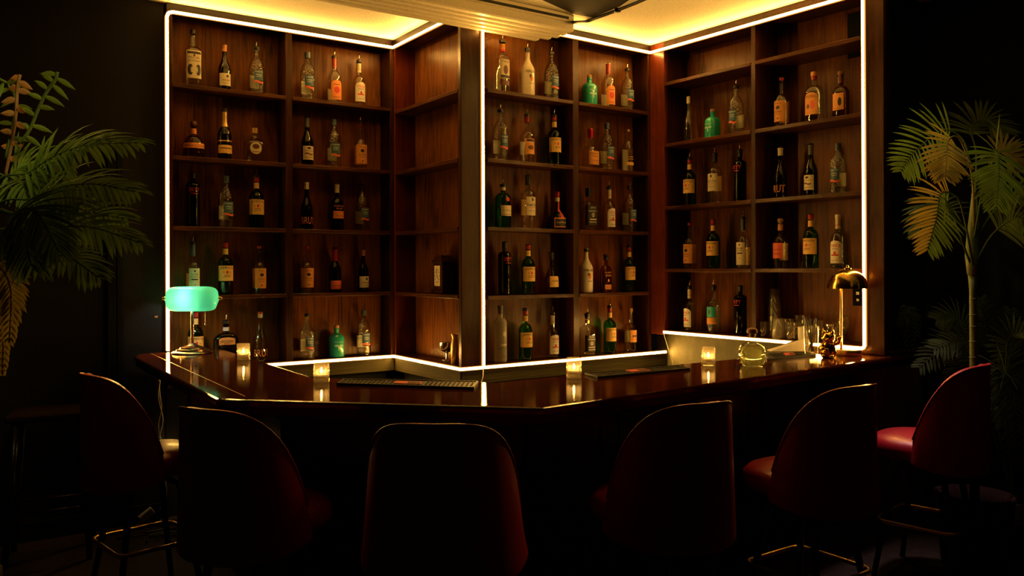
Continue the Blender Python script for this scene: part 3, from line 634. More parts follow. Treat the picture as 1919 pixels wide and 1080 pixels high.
make('captain', .315, .042, .016, .215, .235, 'clear', 'clear rum bottle with white picture label', n=3.0, dy=.8, labels=((.085, .200, 52, 'cream', 'rect', [('text', 'Captain', .180, .013, 38, 'ink'), ('ellipse', .11, .165, -22, 22, 'brownink'), ('rect', .088, .105, -46, 46, 'ink')]), (.045, .075, 52, 'brownink', 'rect', [])), neck=((.262, .295, 'tan'), (.25, .262, 'redlab')))
make('malibu', .31, .047, .0145, .165, .255, 'malibu', 'white long-necked bottle with dark cap', kind='slope', direct=(('text', 'MALIBU', .148, .017, 48, 'ink', .006), ('ellipse', .095, .135, -14, 14, 'orange'), ('ellipse', .115, .140, -20, 6, 'brownink'), ('rect', .080, .083, -20, 20, 'brownink')), capsule=(.285, 'black'), group='white coconut rum bottles')
make('makers', .235, .047, .016, .100, .135, 'clear', 'squat whisky bottle sealed in red wax', n=3.0, labels=((.022, .100, 52, 'tan', 'rect', [('text', "Maker's", .080, .012, 40, 'brownink'), ('text', 'Mark', .064, .011, 26, 'brownink'), ('rect', .045, .048, -34, 34, 'brownink'), ('rect', .034, .036, -30, 30, 'brownink')]),), capsule=(.180, 'wax'))
make('slimcream', .29, .039, .0125, .165, .220, 'clear', 'slender clear bottle with pale lower band', labels=((.045, .066, 60, 'gold_label', 'rect', []),), direct=(('rect', .085, .088, -40, 40, 'gold_label'), ('rect', .100, .103, -30, 30, 'gold_label')), back=(.01, .16, 45, 'cream'), cap=(.012, 'goldfoil'))
make('tanq', .27, .050, .016, .185, .222, 'brightgreen', 'bright green gin bottle, pale label', n=2.2, labels=((.075, .140, 52, 'cream', 'rect', [('text', 'Tanqueray', .103, .010, 44, 'ink'), ('ellipse', .118, .134, -8, 8, 'goldfoil'), ('rect', .082, .085, -46, 46, 'brownink')]),), direct=(('ellipse', .165, .192, -16, 16, 'redlab'),), neck=((.236, .256, 'cream'),))
make('ketel', .30, .044, .0155, .195, .225, 'clear', 'clear vodka bottle, long cream label', labels=((.075, .180, 52, 'cream', 'rect', [('ellipse', .155, .174, -8, 8, 'ink'), ('text', 'Ketel One', .128, .015, 46, 'ink'), ('rect', .118, .120, -34, 34, 'redlab'), ('rect', .10, .102, -30, 30, 'brownink')]),), neck=((.25, .295, 'black'),), back=(.08, .17, 40, 'gold_label'), group='long cream label bottles')
make('marnier', .225, .050, .013, .065, .125, 'dark', 'squat dark liqueur bottle with red ribbon', kind='slope', n=2.3, labels=((.012, .068, 56, 'orange', 'rect', [('rect', .018, .062, -50, 50, 'ink'), ('text', 'Grand Marnier', .036, .011, 42, 'cream')]),), direct=(('rect', .105, .165, -26, 26, 'redlab'), ('rect', .068, .105, -8, 24, 'redlab')), neck=((.165, .188, 'cream'),), capsule=(.19, 'redcap'))
make('jack', .24, .045, .0165, .145, .170, 'clear', 'square whiskey bottle with black label', n=5, labels=((.030, .142, 62, 'ink', 'rect', [('text', 'JACK', .122, .012, 26, 'whiteink'), ('text', "DANIEL'S", .105, .010, 38, 'whiteink'), ('ellipse', .075, .10, -14, 14, 'whiteink'), ('ellipse', .079, .096, -10, 10, 'ink'), ('rect', .060, .066, -30, 30, 'whiteink'), ('rect', .046, .049, -34, 34, 'whiteink')]),), cap=(.045, 'black'))
make('evan', .265, .045, .015, .155, .195, 'clear', 'square clear bourbon bottle with black label', n=4, labels=((.025, .130, 60, 'ink', 'rect', [('text', 'Evan', .114, .012, 26, 'whiteink'), ('text', 'Williams', .098, .012, 40, 'whiteink'), ('ellipse', .065, .088, -16, 16, 'whiteink'), ('ellipse', .069, .084, -12, 12, 'ink'), ('rect', .050, .055, -34, 34, 'whiteink'), ('rect', .035, .040, -34, 34, 'whiteink')]),), neck=((.205, .225, 'goldfoil'), (.235, .26, 'black')))
make('elijah', .24, .048, .016, .135, .185, 'amber', 'broad amber bourbon bottle with pale lettering', dy=.6, direct=(('text', 'ELIJAH', .125, .013, 34, 'tan'), ('text', 'CRAIG', .107, .013, 32, 'tan'), ('ellipse', .07, .09, -8, 8, 'tan')), labels=((.020, .052, 36, 'tan', 'rect', [('rect', .032, .040, -24, 24, 'coral')]),), capsule=(.215, 'black'), knob=('black', .019, .015))
make('hennessy', .275, .046, .015, .085, .195, 'amber', 'tapered cognac bottle, cream label', kind='slope', labels=((.045, .115, 58, 'gold_label', 'rect', [('text', 'Hennessy', .078, .012, 42, 'ink')]),), capsule=(.225, 'black'))
make('goose', .34, .041, .0145, .235, .265, 'frosted', 'tall frosted vodka bottle with black capsule', direct=(('ellipse', .155, .185, -8, 26, 'whiteink'), ('ellipse', .100, .112, -30, 40, 'whiteink'), ('text', 'GREY GOOSE', .080, .010, 46, 'bluelab'), ('rect', .035, .038, -14, 22, 'ink')), capsule=(.29, 'graycap'))
make('orangelab', .275, .043, .015, .155, .195, 'clear', 'clear bourbon bottle, faded orange label', labels=((.065, .148, 46, 'tan', 'rect', [('rect', .10, .115, -26, 26, 'brownink'), ('rect', .085, .088, -30, 30, 'coral')]),), back=(.06, .14, 40, 'cream'), knob=('cork', .017, .022))
make('fireball', .275, .053, .0155, .165, .205, 'clear', 'broad clear bottle, tan whisky label', dy=.7, n=2.4, labels=((.042, .162, 46, 'tan', 'arch', [('text', 'FIRE BALL', .132, .015, 40, 'brownink', .006), ('ellipse', .07, .118, -4, 26, 'coral'), ('ellipse', .075, .10, -28, -8, 'brownink')]),), neck=((.235, .262, 'redcap'),), cap=(.02, 'tan'))
make('roundcork', .255, .052, .016, .150, .190, 'amber', 'rounded amber bourbon bottle, dark cork', dy=.7, labels=((.048, .145, 42, 'tan', 'rect', [('ellipse', .07, .12, 2, 28, 'ink'), ('rect', .055, .058, -30, 20, 'brownink')]),), neck=((.205, .245, 'brownink'),), knob=('corkdark', .019, .022))
make('redpaper', .275, .044, .0145, .155, .195, 'clear', 'clear bottle with plain red label', labels=((.060, .150, 54, 'coral', 'rect', [('rect', .11, .113, -34, 34, 'brownink'), ('rect', .085, .088, -34, 34, 'brownink')]),), neck=((.225, .26, 'tan'),), back=(.05, .15, 45, 'gold_label'), knob=('cork', .017, .02))
make('teallab', .29, .044, .0135, .165, .205, 'textured', 'clear bottle with square teal label', labels=((.098, .162, 54, 'teallab', 'rect', [('ellipse', .115, .145, -10, 4, 'ink')]), (.055, .095, 58, 'tan', 'rect', [])), neck=((.262, .285, 'ink'),))
BOTTLES = [ # unit, bay, row, px, top y, type, pourer, uncork
(0,0,0,362,57,'mezcal',0),(0,0,0,421,83,'wine',0),(0,0,0,481,76,'vodka',1),(0,1,0,577,99,'vodka',0),(0,1,0,627,93,'cuervo',1),(0,1,0,673,101,'torada',1),
(0,0,1,363,228,'globe',0),(0,0,1,421,205,'champagne',0),(0,0,1,478,241,'crown',0),(0,1,1,576,219,'winedark',0),(0,1,1,626,225,'vodka',0),(0,1,1,676,217,'tito',1),
(0,0,2,362,322,'skyy',0),(0,0,2,424,331,'vodka',0),(0,0,2,481,316,'irish',1),(0,1,2,575,340,'bru',0),(0,1,2,632,344,'mount',0),(0,1,2,679,334,'vodka',1),
(0,0,3,362,441,'silver',1),(0,0,3,423,454,'irish',0),(0,0,3,486,460,'tito',0),(0,1,3,576,461,'tito',0),(0,1,3,628,464,'moet',0),(0,1,3,681,467,'wine',0),
(0,0,4,367,584,'irish',0),(0,0,4,424,587,'gentleman',1),(0,0,4,488,584,'brurose',0),(0,1,4,576,577,'vodka',1),(0,1,4,631,610,'whale',0),(0,1,4,682,582,'vodka',0),
(2,0,0,942,62,'captain',1),(2,0,0,989,78,'malibu',1),(2,0,0,1034,85,'vodka',1),(2,1,0,1105,141,'whale',0),(2,1,0,1140,118,'cuervo',0),(2,1,0,1176,118,'vodka',1),
(2,0,1,938,192,'vodka',1),(2,0,1,988,202,'twotone',1),(2,0,1,1039,203,'irish',1),(2,1,1,1107,241,'makers',0),(2,1,1,1138,232,'vodka',0),(2,1,1,1177,244,'slimcream',0),
(2,0,2,943,333,'tanq',1),(2,0,2,990,315,'ketel',1),(2,0,2,1045,359,'marnier',0),(2,1,2,1103,354,'jack',0),(2,1,2,1142,338,'torada',1),(2,1,2,1180,338,'vodka',1),
(2,0,3,946,453,'skyy',0),(2,0,3,990,458,'irish',0),(2,0,3,1034,472,'hennessy',0),(2,1,3,1099,466,'malibu',0),(2,1,3,1136,477,'elijah',0),(2,1,3,1179,449,'irish',1),
(2,0,4,938,573,'goose',0),(2,0,4,985,566,'irish',1),(2,0,4,1036,573,'torada',1),(2,1,4,1101,575,'evan',1),(2,1,4,1143,562,'irish',1),(2,1,4,1182,578,'orangelab',0),
(3,0,1,1291,181,'slimwine',0),(3,0,1,1336,205,'whale',0),(3,0,1,1380,148,'vodka',1),(3,1,1,1465,145,'tito',0),(3,1,1,1526,136,'fireball',0),(3,1,1,1576,134,'roundcork',0),
(3,0,2,1293,284,'irish',1),(3,0,2,1340,274,'ketel',1),(3,0,2,1387,267,'skyy',1),(3,1,2,1463,276,'bru',0),(3,1,2,1520,269,'winedark',0),(3,1,2,1571,270,'vodka',0),
(3,0,3,1293,417,'tito',0),(3,0,3,1337,411,'irish',0),(3,0,3,1393,394,'silver',1),(3,1,3,1463,410,'redpaper',0),(3,1,3,1520,401,'irish',0),(3,1,3,1571,403,'torada',0),
(3,0,4,1293,525,'torada',1),(3,0,4,1338,522,'teallab',1),(3,0,4,1388,535,'skyy',0)]
UN = {0: 'left shelving', 2: 'centre shelving', 3: 'right shelving'}; RN = ['top', 'second', 'third', 'fourth', 'bottom']; BN = ['left', 'right']; PN = ['leftmost', 'middle', 'rightmost']
cnt = {}
for (u_, bay, row, px, ytop, ty, sp) in BOTTLES:
    T = TYPES[ty]; k = cnt.get((u_, bay, row), 0); cnt[u_, bay, row] = k+1
    if sp in T['cache']: root = copy_tree(T['cache'][sp])
    else: root = build_bottle(ty, sp); T['cache'][sp] = root
    off = .085 if u_ != 3 else .10
    z = (SHZ[u_][row] if row < 4 else (Z_BOT if u_ != 3 else Z_DBOT)+.012)
    p = on_wall(u_, px, ytop, off); tot = T['H']+(.048 if sp else (T['knob'][2] if T['knob'] else 0))
    s_ = (p.z-z)/tot
    sxy = (s_+1.03)/2 if .8 < s_ < 1.3 else s_
    if T['rb']*sxy > .078: sxy = .078/T['rb']
    root.location = (p.x, p.y, z+.0006); root.rotation_euler = (0, 0, ANG[u_]+random.uniform(-.12, .12)); root.scale = (sxy, sxy, s_)
    d_ = T['desc']
    tag(root, '%s, %s on %s shelf, %s bay of %s' % (d_, PN[k], RN[row], BN[bay], UN[u_]), 'bottle', T['group'] or 'back bar bottles')

# ------------------------------------------------------------------ things on the narrow angled shelves
pc = on_wall(1, 832, 500, .09); ck = thing('mantel_clock', 'small dark wooden mantel clock with cream dial on the angled shelves', 'clock', (pc.x, pc.y, SHZ[1][3]+.0006), ANG[1]-.12)
cwid = .085
MB().box(-cwid-.012, cwid+.012, -.055, .045, 0, .025, .004).build('base', M['upright'], ck)
MB().box(-cwid, cwid, -.045, .04, .025, .205, .004).build('case', M['upright'], ck)
MB().box(-cwid-.01, cwid+.01, -.053, .043, .205, .222, .004).build('cornice', M['upright'], ck)
V = []
MB().add([(-cwid, -.05, .222), (cwid, -.05, .222), (cwid, .04, .222), (-cwid, .04, .222), (-.045, -.04, .26), (.045, -.04, .26), (.045, .03, .26), (-.045, .03, .26)], [(0,1,5,4),(1,2,6,5),(2,3,7,6),(3,0,4,7),(4,5,6,7)]).build('hood', M['upright'], ck)
MB().tube([(-.02, 0, .258), (-.012, 0, .272), (.012, 0, .272), (.02, 0, .258)], .003, 6).build('handle', M['brass'], ck)
dl_ = MB().box(-.05, .05, -.0485, -.0445, .052, .19).build('dial', M['cream'], ck)
mb = MB()
for h in range(12):
    a = h*PI/6; c = (.036*math.sin(a), .121+.046*math.cos(a)); mb.box(c[0]-.0035, c[0]+.0035, -.0495, -.0485, c[1]-.005, c[1]+.005)
mb.build('numerals', M['ink'], dl_)
mb = MB(); mb.tube([(0, -.0505, .121), (.014, -.0505, .100)], .002, 4); mb.tube([(0, -.0505, .121), (-.004, -.0505, .158)], .0015, 4); mb.build('hands', M['ink'], dl_)
pv = on_wall(1, 853, 660, .06); vs = MB().lathe([(.030, 0), (.033, .004), (.033, .165), (.026, .20), (.022, .215), (.026, .24), (.031, .252), (.028, .252), (.018, .215), (.001, .2)], 28).build('tall_vase', M['goldfoil'], None, True, True)
vs.location = (pv.x, pv.y, Z_BOT+.0126); vs.scale = (.8, .8, .78); tag(vs, 'tall brassy vase with pinched neck at the foot of the column', 'vase')
pv = on_wall(1, 845, 660, .085); cp = MB().lathe([(.035, 0), (.034, .005), (.008, .012), (.007, .05), (.012, .056), (.035, .065), (.048, .085), (.05, .125), (.047, .125), (.044, .085), (.001, .07)], 28).build('coupe_bowl', M['steel'], None, True, True)
cp.location = (pv.x-.055, pv.y-.0, Z_BOT+.0126); cp.location = on_wall(1, 838, 660, .11); cp.location.z = Z_BOT+.0126; tag(cp, 'footed silver bowl standing beside the tall vase', 'bowl')

# ------------------------------------------------------------------ glassware in the right bottom bay
zd = Z_DBOT+.0126
def dpos(px, off): p = on_wall(3, px, 600, off); return (p.x, p.y, zd)
def tumbler(h, r, mat='tumbler', fl=0): return MB().lathe([(r*.82, 0), (r*.86, .002), (r, h), (r*.94, h), (r*.78, .012), (.001, .011)], 24, flute=fl, fa=.02 if fl else 0, caps=False)
pp = dpos(1452, .12); st = thing('pint_glass_stack', 'tall stack of clear pint glasses nested upside down', 'glasses', pp)
for k in range(4):
    o = MB().lathe([(.046, 0), (.034, .155), (.001, .157)], 24, caps=False).build('pint_glass', M['tumbler'], st, True); o.location = (0, 0, .056*k)
pp = dpos(1460, .04); st = thing('plastic_cup_stack', 'stack of frosted plastic cups in front of the pint glasses', 'cups', pp)
for k in range(4):
    o = MB().lathe([(.040, 0), (.043, .004), (.033, .095), (.001, .096)], 24, caps=False).build('plastic_cup', M['cup'], st, True); o.location = (0, 0, .012*k)
tproto = None
for k, (px, off, h, lab) in enumerate(((1432, .06, .105, 'short clear tumbler left of the plastic cups'), (1484, .045, .11, 'clear tumbler just right of the plastic cups'), (1478, .15, .125, 'clear tumbler at the back beside the pint stack'), (1499, .10, .11, 'clear tumbler left of the white mug'),
        (1500, .19, .15, 'tallest clear tumbler at the back behind the mug'), (1510, .16, .125, 'clear tumbler at the back behind the straws'), (1536, .14, .125, 'clear tumbler at the back right of the straws'), (1568, .19, .12, 'rear clear tumbler beside the jam jar'))):
    o = tumbler(1, 1).build('tumbler', M['tumbler'], None, True) if tproto is None else tproto.copy()
    if tproto is None: tproto = o
    else: link(o)
    o.scale = (.036, .036, h); o.location = dpos(px, off)
    tag(o, lab+' in right shelving', 'glass', 'tumblers in the right shelving')
# tumbler base mesh was built at unit size: rebuild in unit coordinates
me = tproto.data; me.clear_geometry(); T_ = MB().lathe([(.82, 0), (.86, .02), (1, 1), (.94, 1), (.78, .12), (.001, .11)], 24, caps=False); me.from_pydata([tuple(v) for v in T_.V], [], T_.F)
for p_ in me.polygons: p_.use_smooth = True
jr = thing('glass_jar', 'small lidded glass jar behind the gold cat figurine', 'jar', dpos(1558, .07))
MB().lathe([(.036, 0), (.038, .004), (.038, .075), (.032, .085), (.032, .1), (.03, .1)], 24, caps=False).build('body', M['tumbler'], jr, True); MB().lathe([(.034, .1), (.034, .112), (.03, .114), (.001, .115)], 24).build('lid', M['steel'], jr, True, True)
sn_ = MB().lathe([(.033, 0), (.030, .003), (.005, .008), (.004, .05), (.012, .056), (.034, .075), (.042, .10), (.040, .13), (.034, .165), (.033, .165), (.038, .13), (.040, .10), (.030, .078), (.001, .062)], 28, caps=False).build('snifter', M['tumbler'], None, True)
sn_.location = dpos(1581, .12); tag(sn_, 'stemmed snifter glass behind the brass lamp pole', 'glass')
mg = thing('mug', 'white mug with dark handle behind the straws', 'mug', dpos(1507, .05), ANG[3])
MB().lathe([(.034, 0), (.036, .004), (.038, .085), (.035, .085), (.032, .01), (.001, .008)], 24).build('body', M['white'], mg, True, True)
MB().tube(spline([(-.035, 0, .07), (-.058, -.004, .07), (-.062, -.004, .045), (-.05, 0, .02), (-.034, 0, .018)], 12), .005, 8).build('handle', M['black'], mg, True)
s_ = wall_s(3, 1607, DEP[3]-.01)
sw = thing('switch_plate', 'grey metal outlet plate screwed to the shelf back by the right strip', 'outlet'); sw.location = wpos(3, min(s_, LEN[3]-.06), DEP[3]-.001, on_wall(3, 1607, 556, DEP[3]).z); sw.rotation_euler = (0, 0, ANG[3])
MB().box(-.035, .035, -.006, 0, -.058, .058, .003).build('plate', M['wallgreen'], sw); MB().box(-.008, .012, -.009, -.006, .012, .03).build('socket', M['steel'], sw); MB().box(-.006, .01, -.009, -.006, -.028, -.014).build('socket', M['steel'], sw)

# ------------------------------------------------------------------ bar-top objects
def votive(px, py, lab):
    p = on_z(px, py, Z_BAR); v = thing('votive_candle', lab, 'candle', (p.x, p.y, Z_BAR+.0006), 0, 'lit ribbed glass votives on the bar')
    H, R = .096, .0345
    MB().lathe([(R*.9, 0), (R, .003), (R, H*.5), (R*.985, H), (R*.90, H), (R*.86, H*.5), (R*.82, .018), (.001, .016)], 96, flute=18, fa=.035).build('glass_holder', M['votive'], v, True)
    MB().lathe([(R*.74, .0185), (R*.76, .020), (R*.76, .036), (R*.70, .037), (.001, .036)], 24).build('candle', M['candle'], v, True, True)
    MB().tube([(0, 0, .036), (0, 0, .042)], .0008, 6).build('wick', M['ink'], v)
    MB().lathe([(.001, .042), (.0045, .047), (.0052, .052), (.003, .060), (.0008, .068)], 12).build('flame', M['flame'], v, True)
    return v
votive(457, 676, 'lit ribbed glass votive candle nearest the green lamp')
votive(603, 717, 'lit ribbed glass votive candle left of the long bar mat')
votive(1076, 709, 'lit ribbed glass votive candle in the middle of the bar')
votive(1328, 685, 'lit ribbed glass votive candle beside the round corked bottle')
# round corked decanter
p = on_z(1410, 686, Z_BAR); dc = thing('round_bottle', 'squat round clear bottle with wooden ball stopper on the bar', 'bottle', (p.x, p.y, Z_BAR+.0006))
Rr = .066
pr = [(Rr*.55, 0), (Rr*.78, .003), (Rr*.94, .018), (Rr, .045), (Rr, .075), (Rr*.93, .098), (Rr*.7, .115), (Rr*.36, .124), (.018, .132), (.017, .155), (.021, .157), (.021, .164), (.016, .166)]
MB().lathe(pr, 40, n=2.6, dy=.85, caps=False).build('body', M['decanter'], dc, True)
MB().lathe([(.001, .005)]+[(r*.955, z+.003) for r, z in pr[:4]]+[(Rr*.955, .075), (Rr*.89, .096), (Rr*.80, .104), (.001, .104)], 40, n=2.6, dy=.85).build('liquid', M['liquid'], dc, True, True)
MB().lathe([(.013, .15), (.014, .168), (.026, .172), (.028, .182), (.024, .193), (.012, .199), (.001, .2)], 24).build('stopper', M['corkdark'], dc, True, True)
# banker's lamp
p = on_z(361, 662, Z_BAR); lm = thing('banker_lamp', 'banker lamp with glowing green glass shade on the left bar end', 'lamp', (p.x, p.y, Z_BAR+.0006), .05)
MB().lathe([(.118, 0), (.12, .005), (.112, .012), (.095, .016), (.092, .024), (.075, .028), (.070, .036), (.05, .042), (.028, .05), (.016, .062), (.001, .064)], 48).build('base', M['bronze'], lm, True, True)
zs_ = on_wall(0, 361, 561, -.25); zsh = CAMZ-(561-503.5)/FPX*p.y-Z_BAR
MB().tube([(0, 0, .05), (0, 0, zsh-.03)], .0095, 16).build('stem', M['bronze'], lm, True)
for sx in (-1, 1): o = MB().lathe([(.001, 0), (.010, .002), (.012, .01), (.006, .016), (.009, .02), (.001, .026)], 14).build('knob', M['brass'], lm, True); o.rotation_euler = (0, sx*PI/2, 0); o.location = (sx*.158, 0, zsh+.005)
V = []; F = []; NU, NV = 40, 26
for i in range(NU+1):
    u = -1+2*i/NU; k = .36+.64*(max(0, 1-abs(u)**6.5))**(1/2.3)
    for j in range(NV+1):
        ph = math.radians(-72+j*(268/NV)) # front bottom to back
        V.append((.155*u, -.060*k*math.cos(ph) if True else 0, zsh+.078*k*math.sin(ph)))
F = [(i*(NV+1)+j, (i+1)*(NV+1)+j, (i+1)*(NV+1)+j+1, i*(NV+1)+j+1) for i in range(NU) for j in range(NV)]
F += [tuple(range(NV+1)), tuple(NU*(NV+1)+j for j in range(NV, -1, -1))]
sh = mesh('shade', V, F, M['shade'], lm, True)
sd_ = sh.modifiers.new('thick', 'SOLIDIFY'); sd_.thickness = .003
bl = MB().lathe([(.001, -.03), (.012, -.026), (.018, -.010), (.018, .008), (.010, .024), (.001, .03)], 16).build('bulb', M['bulb'], lm, True); bl.rotation_euler = (0, PI/2, 0); bl.location = (-.035, -.012, zsh+.008)
o = MB().tube([(.085, -.02, zsh-.06), (.085, -.02, zsh-.150)], .0012, 6).lathe([(.001, zsh-.162), (.006, zsh-.158), (.0065, zsh-.153), (.001, zsh-.147)], 12, center=(.085, -.02, 0)).build('pull_chain', M['steel'], lm, True)
# brass dome lamp
p = on_z(1589, 666, Z_BAR); dm_ = thing('dome_lamp', 'brass table lamp with half-dome shade at the right bar end', 'lamp', (p.x, p.y, Z_BAR+.0006), 0)
kk = p.y/FPX
MB().lathe([(.076, 0), (.078, .003), (.078, .030), (.075, .034), (.001, .034)], 48).build('base', M['brass'], dm_, True, True)
zr = (666-540)*kk; zt2 = (666-504)*kk
MB().tube([(-12*kk, 0, .03), (-12*kk, 0, zt2-.012)], .0075, 16).build('pole', M['brass'], dm_, True)
Rd = 36*kk; hd = zt2-zr
V = [(Rd*math.cos(a), zr+hd*math.sin(a)) for a in [k*PI/2/12 for k in range(13)]]; V[-1] = (.006, zr+hd)
o = MB().lathe(V+[(.005, zr+hd-.003)]+[(r-.003 if r > .01 else .004, z-.003) for r, z in V[::-1][1:]], 48, caps=False).build('dome_shade', M['brassdome'], dm_, True)
MB().lathe([(.022, zr+hd-.008), (.022, zr+hd+.004), (.010, zr+hd+.008), (.006, zr+hd+.022), (.001, zr+hd+.024)], 20).build('finial', M['brassdome'], dm_, True, True)
# straw glass
p = on_z(1521, 663, Z_BAR+.013); sg = thing('straw_glass', 'pint glass full of black straws beside the gold cat', 'glass', (p.x, p.y, Z_BAR+.0115))
MB().lathe([(.034, 0), (.036, .003), (.046, .165), (.044, .165), (.033, .012), (.001, .01)], 32, caps=False).build('glass', M['tumbler'], sg, True)
for k in range(16):
    a = random.uniform(0, 2*PI); r0 = random.uniform(0, .02); a2 = a+PI+random.uniform(-.7, .7); r1 = random.uniform(.02, .040)
    MB().tube([(r0*math.cos(a), r0*math.sin(a), .013), (r1*math.cos(a2), r1*math.sin(a2), .165), (1.3*r1*math.cos(a2), 1.3*r1*math.sin(a2), random.uniform(.20, .225))], .0022, 6).build('straw', M['black'], sg)
# gold waving cat
p = on_z(1553, 671, Z_BAR); ct = thing('cat_figurine', 'shiny gold lucky cat figurine with raised paw left of brass lamp', 'figurine', (p.x, p.y, Z_BAR+.0006), -.5)
MB().lathe([(.030, 0), (.040, .006), (.043, .03), (.040, .055), (.032, .08), (.024, .092)], 28, dy=.85).build('body', M['gold'], ct, True)
o = MB().lathe([(.001, -.032), (.020, -.028), (.034, -.012), (.037, .004), (.030, .020), (.016, .030), (.001, .033)], 28, dy=.88).build('head', M['gold'], ct, True); o.location = (0, -.004, .115)
for sx in (-1, 1):
    q_ = MB().lathe([(.013, 0), (.009, .012), (.001, .026)], 10, dy=.6).build('ear', M['gold'], ct, True); q_.location = (sx*.021, -.002, .136); q_.rotation_euler = (0, sx*.25, 0)
    MB().lathe([(.001, -.01), (.012, -.006), (.015, 0), (.011, .008), (.001, .012)], 14, center=(sx*.020, -.034, .011)).build('foot', M['gold'], ct, True)
    MB().lathe([(.001, -.004), (.004, 0), (.001, .004)], 10, center=(sx*.013, -.036, .120)).build('eye', M['ink'], ct, True)
MB().lathe([(.001, -.008), (.010, -.004), (.012, 0), (.008, .006), (.001, .009)], 12, center=(0, -.034, .107)).build('muzzle', M['gold'], ct, True)
MB().tube(spline([(.028, -.012, .078), (.052, -.02, .088), (.062, -.024, .108), (.060, -.030, .124)], 10), [.012]*4+[.011]*4+[.013]*3, 10).build('raised_paw', M['gold'], ct, True)
MB().tube(spline([(-.028, -.012, .078), (-.036, -.03, .062), (-.022, -.045, .052)], 8), .011, 10).build('paw', M['gold'], ct, True)
MB().lathe([(.001, -.014), (.012, -.01), (.015, 0), (.012, .01), (.001, .014)], 16, dy=.5, center=(-.004, -.042, .045)).build('coin', M['gold'], ct, True)
MB().lathe([(.026, .088), (.029, .091), (.026, .095)], 24, dy=.85, caps=False).build('collar', M['redcap'], ct, True)
# bar mats
def mat_thing(corners, label, lc, th=.011, lab=True):
    c = [on_z(x, y, Z_BAR+th) for x, y in corners]; ctr = sum(c, Vector())/4
    r = thing('bar_mat', label, 'mat', (ctr.x, ctr.y, Z_BAR+.0006), 0, 'black bar mats'); L = [Vector((v.x-ctr.x, v.y-ctr.y, 0)) for v in c]
    MB().prism([(v.x, v.y) for v in L], 0, th*.6).build('base', M['rubber'], r)
    fr = MB()
    for k in range(4):
        a, b = L[k], L[(k+1) % 4]; ai, bi = a*.97, b*.97; d = (b-a).normalized(); nn = Vector((-d.y, d.x, 0))*.008
        fr.prism([(a.x, a.y), (b.x, b.y), (b.x+nn.x, b.y+nn.y), (a.x+nn.x, a.y+nn.y)], th*.6, th)
    fr.build('rim', M['rubber'], r)
    nub = MB(); U = L[1]-L[0]; Vv = L[3]-L[0]; nu = int(U.length/.02); nv = max(3, int(Vv.length/.016))
    for i in range(1, nu):
        for j in range(1, nv):
            q_ = L[0]+U*(i/nu)+Vv*(j/nv)+(L[2]-L[1]-Vv)*(i/nu)*(j/nv)
            if lab and .40 < i/nu < .62 and .3 < j/nv < .9: continue
            nub.box(q_.x-.004, q_.x+.004, q_.y-.004, q_.y+.004, th*.6, th*.9)
    nub.build('nubs', M['rubber'], r)['kind'] = 'stuff'
    if lab:
        a = [L[0]+U*u+Vv*v for u, v in ((.41, .35), (.61, .35), (.61, .85), (.41, .85))]
        MB().prism([(q_.x, q_.y) for q_ in a], th*.6, th*.95).build('printed_badge', M['coral'], r)
        a = [L[0]+U*u+Vv*v for u, v in ((.51, .42), (.60, .42), (.60, .75), (.51, .75))]
        MB().prism([(q_.x, q_.y) for q_ in a], th*.95, th).build('printed_badge', M['ink'], r)
    return r
mat_thing([(631, 718), (889, 726), (897, 714), (644, 709.5)], 'long black rubber bar mat on the middle of the bar', None)
mat_thing([(1121, 706), (1294, 690), (1274, 684), (1096, 699)], 'ribbed black bar mat on the inner edge of the right arm', None)
mat_thing([(1438, 673), (1530, 664), (1502, 657), (1430, 664)], 'black bar mat under the papers and straw glass', None)
# papers and caddy
def sheet(name, corners, th, mat, label, cat):
    V = [Vector(c) for c in corners]; n_ = (V[1]-V[0]).cross(V[3]-V[0]).normalized()*th
    return tag(MB().add(V+[v-n_ for v in V], [(0,1,2,3), (7,6,5,4), (0,4,5,1), (1,5,6,2), (2,6,7,3), (3,7,4,0)]).build(name, mat), label, cat)
a = on_z(1428, 661, Z_BAR+.016); b = on_z(1514, 655, Z_BAR+.016)
up = Vector((0, 0, 1)); dd = (b-a)
cdy = thing('napkin_caddy', 'black bar caddy behind the papers and straw glass', 'caddy', (*(on_z(1486, 657.5, Z_BAR).xy), Z_BAR+.0006), ANG[3])
V = []; K = 14; wd_ = .19; dp = .07
prf = [(-wd_/2, 0), (wd_/2, 0), (wd_/2, .075)]+[(wd_/2-wd_*t, .075-.07*t**1.8) for t in [k/8 for k in range(1, 9)]]
V = [(x, -dp/2, z) for x, z in prf]+[(x, dp/2, z) for x, z in prf]; m_ = len(prf)
MB().add(V, [tuple(range(m_)), tuple(range(m_, 2*m_))[::-1]]+[(i+m_, (i+1) % m_+m_, (i+1) % m_, i) for i in range(m_)]).build('tray', M['black'], cdy)
nk = on_z(1480, 661, Z_BAR)
npk = thing('napkin_stack', 'folded cream paper napkins leaning against the black caddy', 'napkins', (nk.x, nk.y, Z_BAR+.0118), ANG[3]+.95)
V = [(-.13, -.045, 0), (.11, -.045, 0), (.11, .02, 0), (-.13, .02, 0), (-.128, -.043, .003), (.10, -.03, .070), (.108, .018, .075), (-.128, .018, .005)]
MB().add(V, [(0,3,2,1), (4,5,6,7), (0,1,5,4), (1,2,6,5), (2,3,7,6), (3,0,4,7)]).build('napkins', M['paper'], npk)

